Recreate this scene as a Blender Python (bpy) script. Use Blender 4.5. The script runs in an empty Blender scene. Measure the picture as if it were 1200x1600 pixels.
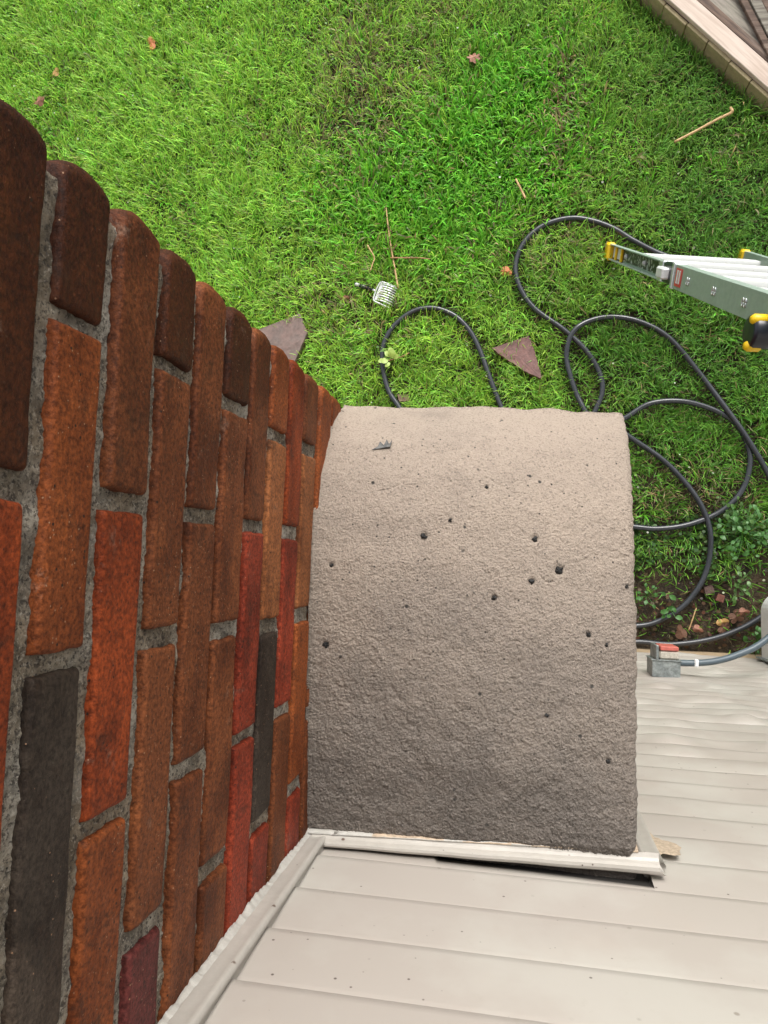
import bpy, math, random
import numpy as np
from mathutils import Vector, Matrix
random.seed(7)
rng = np.random.default_rng(11)
S = bpy.context.scene
COL = S.collection

# ------------------------------------------------------------------ camera
RCAM = np.array([[0.9847, 0.0381, -0.1700], [-0.0272, 0.9975, 0.0660], [0.1721, -0.0604, 0.9832]])
CPOS = np.array([0.2713, 0.3928, 3.935])
FPX = 1202.1
cd = bpy.data.cameras.new('camera')
cam = bpy.data.objects.new('camera', cd)
COL.objects.link(cam)
q = Matrix([list(r) for r in RCAM.T]).to_quaternion()
cam.matrix_world = Matrix.Translation(Vector(CPOS)) @ q.to_matrix().to_4x4()
cd.sensor_fit = 'HORIZONTAL'
cd.sensor_width = 36.0
cd.lens = 36.0 * FPX / 1200.0
cd.clip_start = 0.02
cd.clip_end = 500
S.camera = cam

# ------------------------------------------------------------------ sky and sun (overcast)
SUN_EL, SUN_AZ = math.radians(40), math.radians(8)      # azimuth measured from +Y towards +X
W = bpy.data.worlds.new('World')
S.world = W
W.use_nodes = True
nt = W.node_tree
nt.nodes.clear()
sky = nt.nodes.new('ShaderNodeTexSky')
sky.sky_type = 'NISHITA'
sky.sun_disc = False
sky.sun_elevation = SUN_EL
sky.sun_rotation = SUN_AZ
sky.dust_density = 4.0
hsv = nt.nodes.new('ShaderNodeHueSaturation')
hsv.inputs['Saturation'].default_value = 0.22
bg = nt.nodes.new('ShaderNodeBackground')
bg.inputs['Strength'].default_value = 0.15
wo = nt.nodes.new('ShaderNodeOutputWorld')
nt.links.new(sky.outputs[0], hsv.inputs['Color'])
nt.links.new(hsv.outputs[0], bg.inputs['Color'])
nt.links.new(bg.outputs[0], wo.inputs['Surface'])
sd = bpy.data.lights.new('sun', 'SUN')
sd.energy = 1.15
sd.angle = math.radians(24)
sd.color = (1.0, 0.95, 0.88)
sun = bpy.data.objects.new('sun', sd)
COL.objects.link(sun)
sdir = Vector((math.sin(SUN_AZ) * math.cos(SUN_EL), math.cos(SUN_AZ) * math.cos(SUN_EL), math.sin(SUN_EL)))
sun.rotation_euler = sdir.to_track_quat('Z', 'Y').to_euler()
S.view_settings.view_transform = 'Standard'
S.view_settings.look = 'None'
S.view_settings.gamma = 1.0
S.view_settings.exposure = 0.68
S.render.engine = 'CYCLES'
S.cycles.max_bounces = 6
S.render.resolution_x = 768
S.render.resolution_y = 1024

# ------------------------------------------------------------------ helpers
def at(px, py, x=None, y=None, z=None):
    """where the ray through a photo pixel meets a plane of the yard"""
    d = np.array([(px - 600) / FPX, -(py - 800) / FPX, -1.0]) @ RCAM
    if z is not None: t = (z - CPOS[2]) / d[2]
    elif x is not None: t = (x - CPOS[0]) / d[0]
    else: t = (y - CPOS[1]) / d[1]
    return CPOS + t * d

def _hash(i, j, k, s):
    n = (i * 374761393 + j * 668265263 + k * 2147483647 + s * 974634777) & 0xFFFFFFFF
    n = ((n ^ (n >> 13)) * 1274126177) & 0xFFFFFFFF
    n = (n ^ (n >> 16)) & 0xFFFFFF
    return n / float(0xFFFFFF)

def vnoise(x, y, z=0.0, seed=0):
    x = np.asarray(x, float); y = np.asarray(y, float); z = np.asarray(z, float) + 0 * x
    xi = np.floor(x).astype(np.int64); yi = np.floor(y).astype(np.int64); zi = np.floor(z).astype(np.int64)
    fx = x - xi; fy = y - yi; fz = z - zi
    fx = fx * fx * (3 - 2 * fx); fy = fy * fy * (3 - 2 * fy); fz = fz * fz * (3 - 2 * fz)
    r = 0
    for a in (0, 1):
        for b in (0, 1):
            for c in (0, 1):
                w = (fx if a else 1 - fx) * (fy if b else 1 - fy) * (fz if c else 1 - fz)
                r = r + w * _hash(xi + a, yi + b, zi + c, seed)
    return r * 2 - 1

def fbm(x, y, z=0.0, seed=0, o=3):
    r = 0; a = 1.0; f = 1.0; t = 0
    for i in range(o):
        r = r + a * vnoise(np.asarray(x) * f, np.asarray(y) * f, np.asarray(z) * f, seed + i)
        t += a; a *= 0.5; f *= 2.03
    return r / t

def worley(x, y, seed=0):
    xi = np.floor(x).astype(np.int64); yi = np.floor(y).astype(np.int64)
    d = np.full(np.shape(x), 9.0)
    for a in (-1, 0, 1):
        for b in (-1, 0, 1):
            cx = xi + a + _hash(xi + a, yi + b, 0 * xi, seed); cy = yi + b + _hash(xi + a, yi + b, 0 * xi, seed + 7)
            d = np.minimum(d, (cx - x) ** 2 + (cy - y) ** 2)
    return np.sqrt(d)

def s2l(c):
    return tuple(((v / 255.0) / 12.92 if v <= 10 else (((v / 255.0) + 0.055) / 1.055) ** 2.4) for v in c)

class G:
    """collects vertices and faces for one mesh"""
    def __init__(s):
        s.v = []; s.f = []; s.c = []; s.m = []
    def add(s, V, Fs, col=None, mi=0):
        o = len(s.v)
        s.v.extend([tuple(float(a) for a in p) for p in V])
        s.f.extend([tuple(int(i) + o for i in f) for f in Fs])
        s.m.extend([mi] * len(Fs))
        s.c.extend([tuple(col) if col is not None else (1, 1, 1)] * len(V))
        return s
    def box(s, a, b, bev=0.0, M=None, mi=0, col=None):
        a = np.array(a, float); b = np.array(b, float)
        if bev <= 0:
            V = [(x, y, z) for x in (a[0], b[0]) for y in (a[1], b[1]) for z in (a[2], b[2])]
            Fs = [(0, 1, 3, 2), (4, 6, 7, 5), (0, 4, 5, 1), (2, 3, 7, 6), (0, 2, 6, 4), (1, 5, 7, 3)]
        else:
            V = []; c = (a + b) / 2; h = (b - a) / 2
            idx = {}
            for sx in (-1, 1):
                for sy in (-1, 1):
                    for sz in (-1, 1):
                        for ax in range(3):
                            p = np.array([sx, sy, sz]) * (h - bev)
                            p[ax] = np.array([sx, sy, sz])[ax] * h[ax]
                            idx[(sx, sy, sz, ax)] = len(V); V.append(tuple(c + p))
            Fs = []
            def quad(k): Fs.append(tuple(idx[i] for i in k))
            for sg in (-1, 1):
                quad([(sg, -1, -1, 0), (sg, 1, -1, 0), (sg, 1, 1, 0), (sg, -1, 1, 0)][::sg])
                quad([(-1, sg, -1, 1), (-1, sg, 1, 1), (1, sg, 1, 1), (1, sg, -1, 1)][::sg])
                quad([(-1, -1, sg, 2), (1, -1, sg, 2), (1, 1, sg, 2), (-1, 1, sg, 2)][::sg])
            for s1 in (-1, 1):
                for s2 in (-1, 1):
                    quad([(s1, s2, -1, 0), (s1, s2, 1, 0), (s1, s2, 1, 1), (s1, s2, -1, 1)])
                    quad([(s1, -1, s2, 0), (s1, 1, s2, 0), (s1, 1, s2, 2), (s1, -1, s2, 2)])
                    quad([(-1, s1, s2, 1), (1, s1, s2, 1), (1, s1, s2, 2), (-1, s1, s2, 2)])
                    for s3 in (-1, 1):
                        Fs.append((idx[(s1, s2, s3, 0)], idx[(s1, s2, s3, 1)], idx[(s1, s2, s3, 2)]))
        if M is not None: V = [tuple(M @ Vector(p)) for p in V]
        return s.add(V, Fs, col, mi)
    def tube(s, pts, r, n=10, cap=True, mi=0, up=None):
        pts = [Vector(p) for p in pts]; m = len(pts)
        rr = r if hasattr(r, '__len__') else [r] * m
        V = []; Fs = []
        prev = Vector(up) if up else Vector((0.01, 0.02, 1))
        for i, p in enumerate(pts):
            t = (pts[min(i + 1, m - 1)] - pts[max(i - 1, 0)]).normalized()
            a = prev - t * prev.dot(t)
            if a.length < 1e-4: a = Vector((1, 0, 0)) - t * t.x
            a.normalize(); b = t.cross(a); prev = a
            for k in range(n):
                w = 2 * math.pi * k / n
                V.append(p + a * (rr[i] * math.cos(w)) + b * (rr[i] * math.sin(w)))
        for i in range(m - 1):
            for k in range(n):
                k2 = (k + 1) % n
                Fs.append((i * n + k, i * n + k2, (i + 1) * n + k2, (i + 1) * n + k))
        if cap:
            Fs.append(tuple(range(n))[::-1]); Fs.append(tuple((m - 1) * n + k for k in range(n)))
        return s.add(V, Fs, None, mi)
    def cyl(s, p0, p1, r, n=24, mi=0, bev=0.0):
        p0 = Vector(p0); p1 = Vector(p1); d = (p1 - p0).normalized()
        if bev: return s.tube([p0, p0 + d * bev * .3, p0 + d * bev, p1 - d * bev, p1 - d * bev * .3, p1],
                              [r - bev, r - bev * .3, r, r, r - bev * .3, r - bev], n, True, mi)
        return s.tube([p0, p1], r, n, True, mi)
    def build(s, name, mats, parent=None, smooth=False):
        me = bpy.data.meshes.new(name)
        me.from_pydata(s.v, [], s.f)
        mats = mats if isinstance(mats, (list, tuple)) else [mats]
        for m in mats: me.materials.append(m)
        me.polygons.foreach_set('material_index', s.m)
        at_ = me.color_attributes.new('bcol', 'FLOAT_COLOR', 'POINT')
        c = np.ones((len(s.v), 4), np.float32); c[:, :3] = np.array(s.c, np.float32).reshape(-1, 3)
        at_.data.foreach_set('color', c.ravel())
        if smooth: me.polygons.foreach_set('use_smooth', [True] * len(me.polygons))
        me.update(); me.validate()
        o = bpy.data.objects.new(name, me)
        COL.objects.link(o)
        if parent: o.parent = parent
        return o

def grid_obj(name, P, mat, parent=None, cols=None, smooth=True):
    n, m = P.shape[:2]
    me = bpy.data.meshes.new(name)
    ii = np.arange(n * m).reshape(n, m)
    Fs = np.stack([ii[:-1, :-1], ii[1:, :-1], ii[1:, 1:], ii[:-1, 1:]], -1).reshape(-1, 4)
    fast_mesh(me, P.reshape(-1, 3), Fs)
    me.materials.append(mat)
    if smooth: me.polygons.foreach_set('use_smooth', np.ones(len(Fs), bool))
    if cols is not None:
        a = me.color_attributes.new('bcol', 'FLOAT_COLOR', 'POINT')
        a.data.foreach_set('color', cols.astype(np.float32).ravel())
    me.update()
    o = bpy.data.objects.new(name, me); COL.objects.link(o)
    if parent: o.parent = parent
    return o

def fast_mesh(me, V, Fs):
    k = Fs.shape[1]
    me.vertices.add(len(V)); me.vertices.foreach_set('co', np.asarray(V, np.float32).ravel())
    me.loops.add(len(Fs) * k); me.loops.foreach_set('vertex_index', Fs.astype(np.int32).ravel())
    me.polygons.add(len(Fs))
    me.polygons.foreach_set('loop_start', np.arange(0, len(Fs) * k, k, dtype=np.int32))
    me.polygons.foreach_set('loop_total', np.full(len(Fs), k, np.int32))
    me.update(calc_edges=True)

def tag(o, label=None, cat=None, group=None, kind=None):
    if label: o['label'] = label
    if cat: o['category'] = cat
    if group: o['group'] = group
    if kind: o['kind'] = kind
    return o

def empty(name, loc, label, cat, group=None):
    o = bpy.data.objects.new(name, None)
    o.empty_display_size = 0.1
    o.location = loc
    COL.objects.link(o)
    return tag(o, label, cat, group)

# material builder: base colour varied by noises, bump
def mat(name, col, rough=0.6, var=0.0, vscale=8, col2=None, stretch=(1, 1, 1), bump=0.0, bscale=60, bdist=0.002,
        metal=0.0, spec=0.5, attr=False, specks=None, coat=0.0, extra=None):
    m = bpy.data.materials.new(name); m.use_nodes = True
    t = m.node_tree; N = t.nodes; L = t.links
    b = N['Principled BSDF']
    b.inputs['Roughness'].default_value = rough
    b.inputs['Metallic'].default_value = metal
    b.inputs['Specular IOR Level'].default_value = spec
    b.inputs['Coat Weight'].default_value = coat
    tc = N.new('ShaderNodeTexCoord'); mp = N.new('ShaderNodeMapping')
    mp.inputs['Scale'].default_value = stretch
    L.new(tc.outputs['Object'], mp.inputs['Vector'])
    if attr:
        a = N.new('ShaderNodeAttribute'); a.attribute_name = 'bcol'; c = a.outputs['Color']
    else:
        r = N.new('ShaderNodeRGB'); r.outputs[0].default_value = (*col, 1); c = r.outputs[0]
    def noise(scale, det=5, rg=0.6, vec=None):
        n = N.new('ShaderNodeTexNoise'); n.inputs['Scale'].default_value = scale
        n.inputs['Detail'].default_value = det; n.inputs['Roughness'].default_value = rg
        L.new(vec or mp.outputs[0], n.inputs['Vector']); return n.outputs['Fac']
    def ramp(f, p0, p1, v0=0.0, v1=1.0):
        n = N.new('ShaderNodeMapRange'); n.inputs['From Min'].default_value = p0; n.inputs['From Max'].default_value = p1
        n.inputs['To Min'].default_value = v0; n.inputs['To Max'].default_value = v1; L.new(f, n.inputs['Value']); return n.outputs[0]
    def mix(f, a_, b_, mode='MIX'):
        n = N.new('ShaderNodeMix'); n.data_type = 'RGBA'; n.blend_type = mode
        if hasattr(f, 'links'): L.new(f, n.inputs[0])
        else: n.inputs[0].default_value = f
        for i, v in ((6, a_), (7, b_)):
            if hasattr(v, 'links'): L.new(v, n.inputs[i])
            else: n.inputs[i].default_value = (*v, 1) if len(v) == 3 else v
        return n.outputs[2]
    if col2 is not None:
        c = mix(ramp(noise(vscale), 0.42, 0.62), c, col2)
    if var:
        g = ramp(noise(vscale * 2.3, 6, 0.7), 0.3, 0.7, 1 - var, 1 + var)
        cb = N.new('ShaderNodeCombineColor'); [L.new(g, cb.inputs[i]) for i in range(3)]
        c = mix(1.0, c, cb.outputs[0], 'MULTIPLY')
    if extra: c = extra(c, N, L, tc, mp, noise, ramp, mix)
    if specks:
        for (sc, thr, scol) in specks:
            v = N.new('ShaderNodeTexVoronoi'); v.inputs['Scale'].default_value = sc; v.inputs['Randomness'].default_value = 1
            L.new(tc.outputs['Object'], v.inputs['Vector'])
            sp = N.new('ShaderNodeSeparateColor'); L.new(v.outputs['Color'], sp.inputs[0])
            g1 = ramp(v.outputs['Distance'], 0.22, 0.12)
            g2 = ramp(sp.outputs[0], thr, thr + 0.02)
            mm = N.new('ShaderNodeMath'); mm.operation = 'MULTIPLY'; L.new(g1, mm.inputs[0]); L.new(g2, mm.inputs[1])
            c = mix(mm.outputs[0], c, scol)
    L.new(c, b.inputs['Base Color'])
    if bump:
        bn = N.new('ShaderNodeBump'); bn.inputs['Strength'].default_value = bump; bn.inputs['Distance'].default_value = bdist
        L.new(noise(bscale, 6, 0.65), bn.inputs['Height']); L.new(bn.outputs[0], b.inputs['Normal'])
    return m

def spline(pts, k=10):
    """Catmull-Rom through the given points"""
    P = [np.array(p, float) for p in pts]; P = [2 * P[0] - P[1]] + P + [2 * P[-1] - P[-2]]
    out = []
    for i in range(1, len(P) - 2):
        for j in range(k):
            t = j / k
            out.append(0.5 * ((2 * P[i]) + (-P[i - 1] + P[i + 1]) * t + (2 * P[i - 1] - 5 * P[i] + 4 * P[i + 1] - P[i + 2]) * t * t
                              + (-P[i - 1] + 3 * P[i] - 3 * P[i + 1] + P[i + 2]) * t ** 3))
    out.append(P[-2]); return out

# ------------------------------------------------------------------ materials
def brick_extra(c, N, L, tc, mp, noise, ramp, mix):
    c = mix(ramp(noise(9, 6, 0.7), 0.42, 0.60, 0, 0.9), c, mix(1.0, c, (0.42, 0.35, 0.31), 'MULTIPLY'))
    c = mix(ramp(noise(26, 6, 0.75, tc.outputs['Object']), 0.55, 0.68, 0, 0.6), c, (0.033, 0.017, 0.010))
    c = mix(ramp(noise(5, 5, 0.7, tc.outputs['Object']), 0.62, 0.78, 0, 0.2), c, (0.30, 0.17, 0.11))
    c = mix(ramp(noise(30, 4, 0.6), 0.55, 0.75, 0, 0.55), c, mix(1.0, c, (1.5, 1.55, 1.4), 'MULTIPLY'))
    c = mix(ramp(noise(17, 8, 0.8, tc.outputs['Object']), 0.61, 0.70, 0, 0.4), c, (0.26, 0.20, 0.15))
    c = mix(ramp(noise(280, 3, 0.7, tc.outputs['Object']), 0.35, 0.65, 0, 1), mix(1.0, c, (0.5, 0.48, 0.48), 'MULTIPLY'), mix(1.0, c, (1.45, 1.45, 1.45), 'MULTIPLY'))
    return c
M_BRICK = mat('brick', (.3, .1, .05), 0.6, attr=True, stretch=(1, 0.6, 1), bump=0.6, bscale=420, bdist=0.003, spec=.2,
              specks=[(300, 0.93, (0.34, 0.20, 0.12)), (170, 0.93, (0.02, 0.013, 0.010))], extra=brick_extra)
def mor_extra(c, N, L, tc, mp, noise, ramp, mix):
    c = mix(ramp(noise(240, 3, 0.75), 0.50, 0.60, 0, 0.85), c, (0.055, 0.045, 0.036))
    c = mix(ramp(noise(330, 2, 0.7), 0.57, 0.66, 0, 0.8), c, (0.52, 0.47, 0.39))
    c = mix(ramp(noise(12, 5, 0.7), 0.48, 0.62, 0, 0.75), c, mix(1.0, c, (0.45, 0.41, 0.36), 'MULTIPLY'))
    c = mix(ramp(noise(7, 6, 0.7), 0.56, 0.66, 0, 0.7), c, mix(.5, c, (0.62, 0.58, 0.50)))
    return c
M_MORTAR = mat('mortar', (0.27, 0.22, 0.155), 0.8, var=0.6, vscale=16, col2=(0.40, 0.365, 0.30), bump=1.0, bscale=260, bdist=0.006,
               specks=[(240, 0.65, (0.03, 0.026, 0.022)), (160, .9, (.1, .09, .08))], extra=mor_extra)
def cem_extra(c, N, L, tc, mp, noise, ramp, mix):
    c = mix(ramp(noise(5, 4, 0.6), 0.45, 0.62, 0, 0.35), c, (0.26, 0.215, 0.18))
    c = mix(ramp(noise(9, 6, 0.7), 0.54, 0.72, 0, 0.45), c, (0.15, 0.125, 0.105))
    c = mix(ramp(noise(300, 3, 0.6), 0.54, 0.64, 0, 0.6), c, (0.15, 0.125, 0.105))
    c = mix(ramp(noise(500, 2, 0.6), 0.52, 0.66, 0, 0.6), c, (0.46, 0.38, 0.31))
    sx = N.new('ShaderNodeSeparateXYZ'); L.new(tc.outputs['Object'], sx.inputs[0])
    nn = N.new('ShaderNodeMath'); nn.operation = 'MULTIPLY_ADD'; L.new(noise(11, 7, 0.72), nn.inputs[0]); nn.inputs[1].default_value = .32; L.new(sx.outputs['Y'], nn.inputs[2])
    c = mix(ramp(nn.outputs[0], .62, .24, 0, .95), c, mix(1.0, c, (0.47, 0.50, 0.54), 'MULTIPLY'))  # darker grey towards the house: overhang shade, with some damp, put into the colour
    return c
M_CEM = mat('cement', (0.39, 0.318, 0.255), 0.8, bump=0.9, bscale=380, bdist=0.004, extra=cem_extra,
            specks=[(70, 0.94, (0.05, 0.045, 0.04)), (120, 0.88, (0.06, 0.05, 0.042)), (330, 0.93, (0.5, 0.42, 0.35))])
M_PIT = mat('pit', (0.012, 0.012, 0.012), 0.6, bump=1, bscale=200)
def sid_extra(c, N, L, tc, mp, noise, ramp, mix):
    c = mix(ramp(noise(4.5, 5, 0.6), 0.45, 0.6, 0, 0.7), c, (0.46, 0.445, 0.40))
    c = mix(ramp(noise(40, 6, 0.75), 0.60, 0.75, 0, 0.35), c, (0.36, 0.33, 0.28))
    c = mix(ramp(noise(6, 6, 0.7), 0.55, 0.72, 0, 0.3), c, (0.42, 0.36, 0.31))
    return c
M_SID = mat('siding', (0.405, 0.370, 0.332), 0.42, bump=0.12, bscale=90, bdist=0.001, extra=sid_extra,
            specks=[(70, 0.985, (0.16, 0.13, 0.10)), (120, 0.965, (0.10, 0.08, 0.07)), (200, .985, (.08, .07, .06))])
M_TRIM = mat('trim', (0.42, 0.395, 0.355), 0.4, var=0.08, vscale=20, bump=0.2, bscale=60, bdist=0.0015,
             specks=[(75, 0.95, (0.12, 0.08, 0.06)), (160, 0.97, (0.07, 0.05, 0.04))])
M_RUST = mat('dirt_line', (0.46, 0.36, 0.26), 0.7, var=0.4, vscale=60)
M_CAULK = mat('caulk', (0.46, 0.445, 0.405), 0.45, var=0.1, vscale=60, bump=0.6, bscale=120, bdist=0.002)
M_TAN = mat('foundation_board', (0.40, 0.30, 0.19), 0.6, var=0.2, vscale=12)
M_DARK = mat('shade_black', (0.02, 0.018, 0.016), 0.9)

def soil_extra(c, N, L, tc, mp, noise, ramp, mix):
    c = mix(ramp(noise(6, 5, 0.6), 0.45, 0.6, 0, 1), c, (0.075, 0.05, 0.028))
    c = mix(ramp(noise(70, 5, 0.7), 0.5, 0.68, 0, 0.8), c, (0.12, 0.095, 0.05))
    return c
M_SOIL = mat('soil', (0.035, 0.025, 0.016), 0.9, bump=1, bscale=50, bdist=0.02, extra=soil_extra)
M_GRASS = mat('grass_blade', (.1, .2, .03), 0.45, attr=True, spec=0.35)
g_ = M_GRASS.node_tree; pb = g_.nodes['Principled BSDF']
tr = g_.nodes.new('ShaderNodeBsdfTranslucent'); mx = g_.nodes.new('ShaderNodeMixShader'); mx.inputs[0].default_value = 0.3
aa = [n for n in g_.nodes if n.bl_idname == 'ShaderNodeAttribute'][0]
g_.links.new(aa.outputs['Color'], tr.inputs['Color'])
oo = [n for n in g_.nodes if n.bl_idname == 'ShaderNodeOutputMaterial'][0]
g_.links.new(pb.outputs[0], mx.inputs[1]); g_.links.new(tr.outputs[0], mx.inputs[2]); g_.links.new(mx.outputs[0], oo.inputs[0])

# ------------------------------------------------------------------ ground
n = 161
gx = np.concatenate([[-60, -30, -15, -8], np.linspace(-5, 4.5, n), [8, 15, 30, 60]])
gy = np.concatenate([[-60, -20, -6], np.linspace(-1.5, 6.5, n), [9, 15, 30, 60]])
X, Y = np.meshgrid(gx, gy, indexing='ij')
near = (np.abs(X) < 5) & (Y < 6.5) & (Y > -1.4)
Z = np.where(near, 0.012 * fbm(X * 2.2, Y * 2.2, 0, 3) + 0.006 * fbm(X * 14, Y * 14, 0, 9), 0) - 0.006
tag(grid_obj('ground', np.stack([X, Y, Z], -1), M_SOIL), 'brown soil under the lawn and along the wall', 'ground', kind='structure')

# ------------------------------------------------------------------ chimney
D = 0.628; WS = 0.43; XB = -0.95
chim = empty('chimney', (0, 0, 0), 'tall red brick chimney stack with a rounded cement shoulder beside beige siding', 'chimney')

def brick_mesh(g, L, H, depth, col, r=(0.006, 0.006, 0.006, 0.006), step=0.004, M=None, amp=1.0, seed=0, tone=None, lump=1.0, end=0.0):
    """brick whose face spans u 0..L, v 0..H, facing +w; r = edge radii (u0,u1,v0,v1)"""
    nu = max(4, int(L / step)); nv = max(4, int(H / step))
    def ax(Ln, n_, r0, r1):
        mid = np.linspace(r0, Ln - r1, max(3, n_ - 6))
        a = r0 * (1 - np.cos(np.linspace(0, math.pi / 2, 5)))[:-1]
        b_ = Ln - (r1 * (1 - np.cos(np.linspace(0, math.pi / 2, 5)))[:-1])[::-1]
        return np.concatenate([a, mid, b_])
    U1 = ax(L, nu, r[0], r[1]); V1 = ax(H, nv, r[2], r[3])
    U, V = np.meshgrid(U1, V1, indexing='ij')
    s = seed * 7.31
    def drop(d, rr): d = np.clip(d, 0, rr); return rr - np.sqrt(np.maximum(rr * rr - (rr - d) ** 2, 0))
    Wd = -np.maximum.reduce([drop(U, r[0]), drop(L - U, r[1])]) - np.maximum.reduce([drop(V, r[2]), drop(H - V, r[3])])
    Wd = np.maximum(Wd, -0.016)
    eu = np.exp(-np.minimum(U, L - U) / 0.01); ev = np.exp(-np.minimum(V, H - V) / 0.01)
    U2 = U + amp * (0.0018 * fbm(V * 60 + s, U * 60, s, 1, 2) + .0003 * vnoise(V * 260, U * 260, s, 8)) * eu * np.sign(U - L / 2)
    V2 = V + amp * (0.0022 * fbm(U * 14, V * 14 + s, s, 2, 2) + .0002 * vnoise(U * 240, V * 240, s, 9)) * ev * np.sign(V - H / 2)
    Wd = Wd + amp * (0.0012 * lump * fbm(U * 22 + s, V * 50, s, 4) + 0.0003 * fbm(U * 130, V * 190 + s, s, 5) + 0.0002 * vnoise(U * 420, V * 480 + s, s, 6))
    if end: U2 = U2 - end * np.abs(2 * V / H - 0.9) ** 2.6 * np.clip((U - (L - .05)) / .05, 0, 1)
    P = np.stack([U2, V2, Wd], -1); n_, m_ = U.shape
    V_ = [tuple(p) for p in P.reshape(-1, 3)]
    ii = np.arange(n_ * m_).reshape(n_, m_)
    Fs = np.stack([ii[:-1, :-1], ii[1:, :-1], ii[1:, 1:], ii[:-1, 1:]], -1).reshape(-1, 4).tolist()
    ring = list(ii[:, 0]) + list(ii[-1, 1:]) + list(ii[-2::-1, -1]) + list(ii[0, -2:0:-1])
    o = len(V_)
    for k in ring:
        p = V_[k]; V_.append((p[0], p[1], -depth))
    for k in range(len(ring)):
        k2 = (k + 1) % len(ring); Fs.append((ring[k], o + k, o + k2, ring[k2]))
    Fs.append(tuple(o + k for k in range(len(ring))))
    # slight tone drift along the brick
    base = np.array(col)
    cols = []
    for p in V_:
        f = 1.0
        if tone: f = tone[0] + (tone[1] - tone[0]) * (0 if p[0] < tone[2] * L + 0.012 * math.sin(p[1] * 160) else 1)
        cols.append(tuple(base * f))
    if M is not None: V_ = [tuple(M @ Vector(p)) for p in V_]
    oo_ = len(g.v)
    g.v.extend(V_); g.f.extend([tuple(int(i) + oo_ for i in f) for f in Fs]); g.m.extend([0] * len(Fs)); g.c.extend(cols)

RED = (0.33, 0.052, 0.022); ORA = (0.30, 0.080, 0.021); BRO = (0.20, 0.062, 0.021); DBR = (0.080, 0.022, 0.006)
CHA = (0.058, 0.044, 0.033); ORR = (0.31, 0.058, 0.014); PUR = (0.125, 0.030, 0.026); TANB = (0.32, 0.115, 0.040)
# bed joint heights (centres) from the top of the view down
bz = [3.606, 3.536, 3.468, 3.398, 3.331, 3.262, 3.192, 3.128, 3.060, 2.993, 2.924, 2.856, 2.787]
courses = [   # photo rows of each brick's two ends, and its colour
    [(60, 730, DBR), (778, 1370, ORR), (1405, 1950, BRO)],
    [(60, 492, DBR), (516, 1020, ORA), (1052, 1640, CHA)],
    [(60, 768, BRO), (800, 1268, ORR), (1296, 1750, ORA)],
    [(60, 568, DBR), (588, 980, BRO), (1012, 1435, BRO), (1470, 1800, PUR)],
    [(60, 795, BRO), (818, 1183, BRO), (1212, 1640, BRO)],
    [(60, 626, DBR), (648, 972, BRO), (997, 1338, BRO), (1368, 1700, BRO)],
    [(60, 812, BRO), (832, 1140, RED), (1160, 1500, RED)],
    [(60, 672, ORA), (692, 966, TANB), (990, 1274, CHA), (1298, 1600, RED)],
    [(60, 822, ORR), (843, 1101, RED), (1120, 1500, BRO)],
    [(60, 692, BRO), (713, 950, TANB), (972, 1216, ORA), (1240, 1500, RED)],
    [(60, 850, ORA), (872, 1100, BRO), (1120, 1500, BRO)],
    [(60, 720, ORA), (742, 960, BRO), (980, 1500, BRO)],
]
bg_ = G()
Mside = Matrix(((0, 0, 1, 0), (1, 0, 0, 0), (0, 1, 0, 0), (0, 0, 0, 1)))   # u->y, v->z, w->x
J = 0.0056
def front_row(z0, z1, seed, header_first, col_list, step=0.009):
    # bricks on the face towards the lawn (y = D)
    x = -0.104 if header_first else -0.203
    k = 0
    while x > XB:
        x0 = max(x - 0.2 - 0.0, XB); a = x - 0.0
        Mf = Matrix(((-1, 0, 0, a - 0.010), (0, 0, 1, D - .006), (0, 1, 0, z0), (0, 0, 0, 1)))
        brick_mesh(bg_, min(0.198, a - 0.010 - XB), z1 - z0, 0.09, random.choice([BRO, DBR, ORA, RED]), step=step, M=Mf, seed=seed + k)
        x -= 0.209; k += 1
for i, cs in enumerate(courses):
    Jt = (.0085, .0085, .0082, .0076, .0070, .0062)[i] if i < 6 else J
    Jb = (.0085, .0085, .0082, .0076, .0070, .0062)[i + 1] if i < 5 else J
    zt, zb = bz[i] - Jt, bz[i + 1] + Jb
    zc = (zt + zb) / 2
    for j, (ya, yb, col) in enumerate(cs):
        # image column of this course at that row
        def yat(row, c=zc):
            lo, hi = -0.3, 0.9                       # invert projection along y for x=0, z=c
            for _ in range(40):
                mid = (lo + hi) / 2
                qv = (np.array([0, mid, c]) - CPOS) @ RCAM.T
                r_ = 800 - FPX * qv[1] / -qv[2]
                if r_ > row: lo = mid
                else: hi = mid
            return lo
        y1 = D + .005 if j == 0 else yat(ya); y0 = max(yat(yb), -0.06)
        if y1 < 0.0: continue
        if y1 - y0 < 0.02: continue
        var = 1 + random.uniform(-.1, .1)
        c2 = tuple(v * var * .86 for v in col)
        M = Matrix.Translation((random.uniform(-.0012, .0012), y0, zb)) @ Mside
        rr = (0.004, 0.011 if j == 0 else 0.004, 0.0042, 0.0042)
        tone = (1.0, 0.62, 0.35) if (i == 1 and j == 2) else None
        if i == 1 and j == 2: tone = (1.35, 0.85, 0.27)
        brick_mesh(bg_, y1 - y0, zt - zb, 0.098 if j == 0 else 0.03, c2, r=rr, step=0.0028 if i < 6 else 0.0035, M=M, seed=i * 10 + j,
                   tone=tone, lump=1.0, end=0.008 if j == 0 else 0)
    front_row(zb, zt, 200 + i * 9, cs[0][1] < 715 and i % 2 == 1, None)
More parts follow.
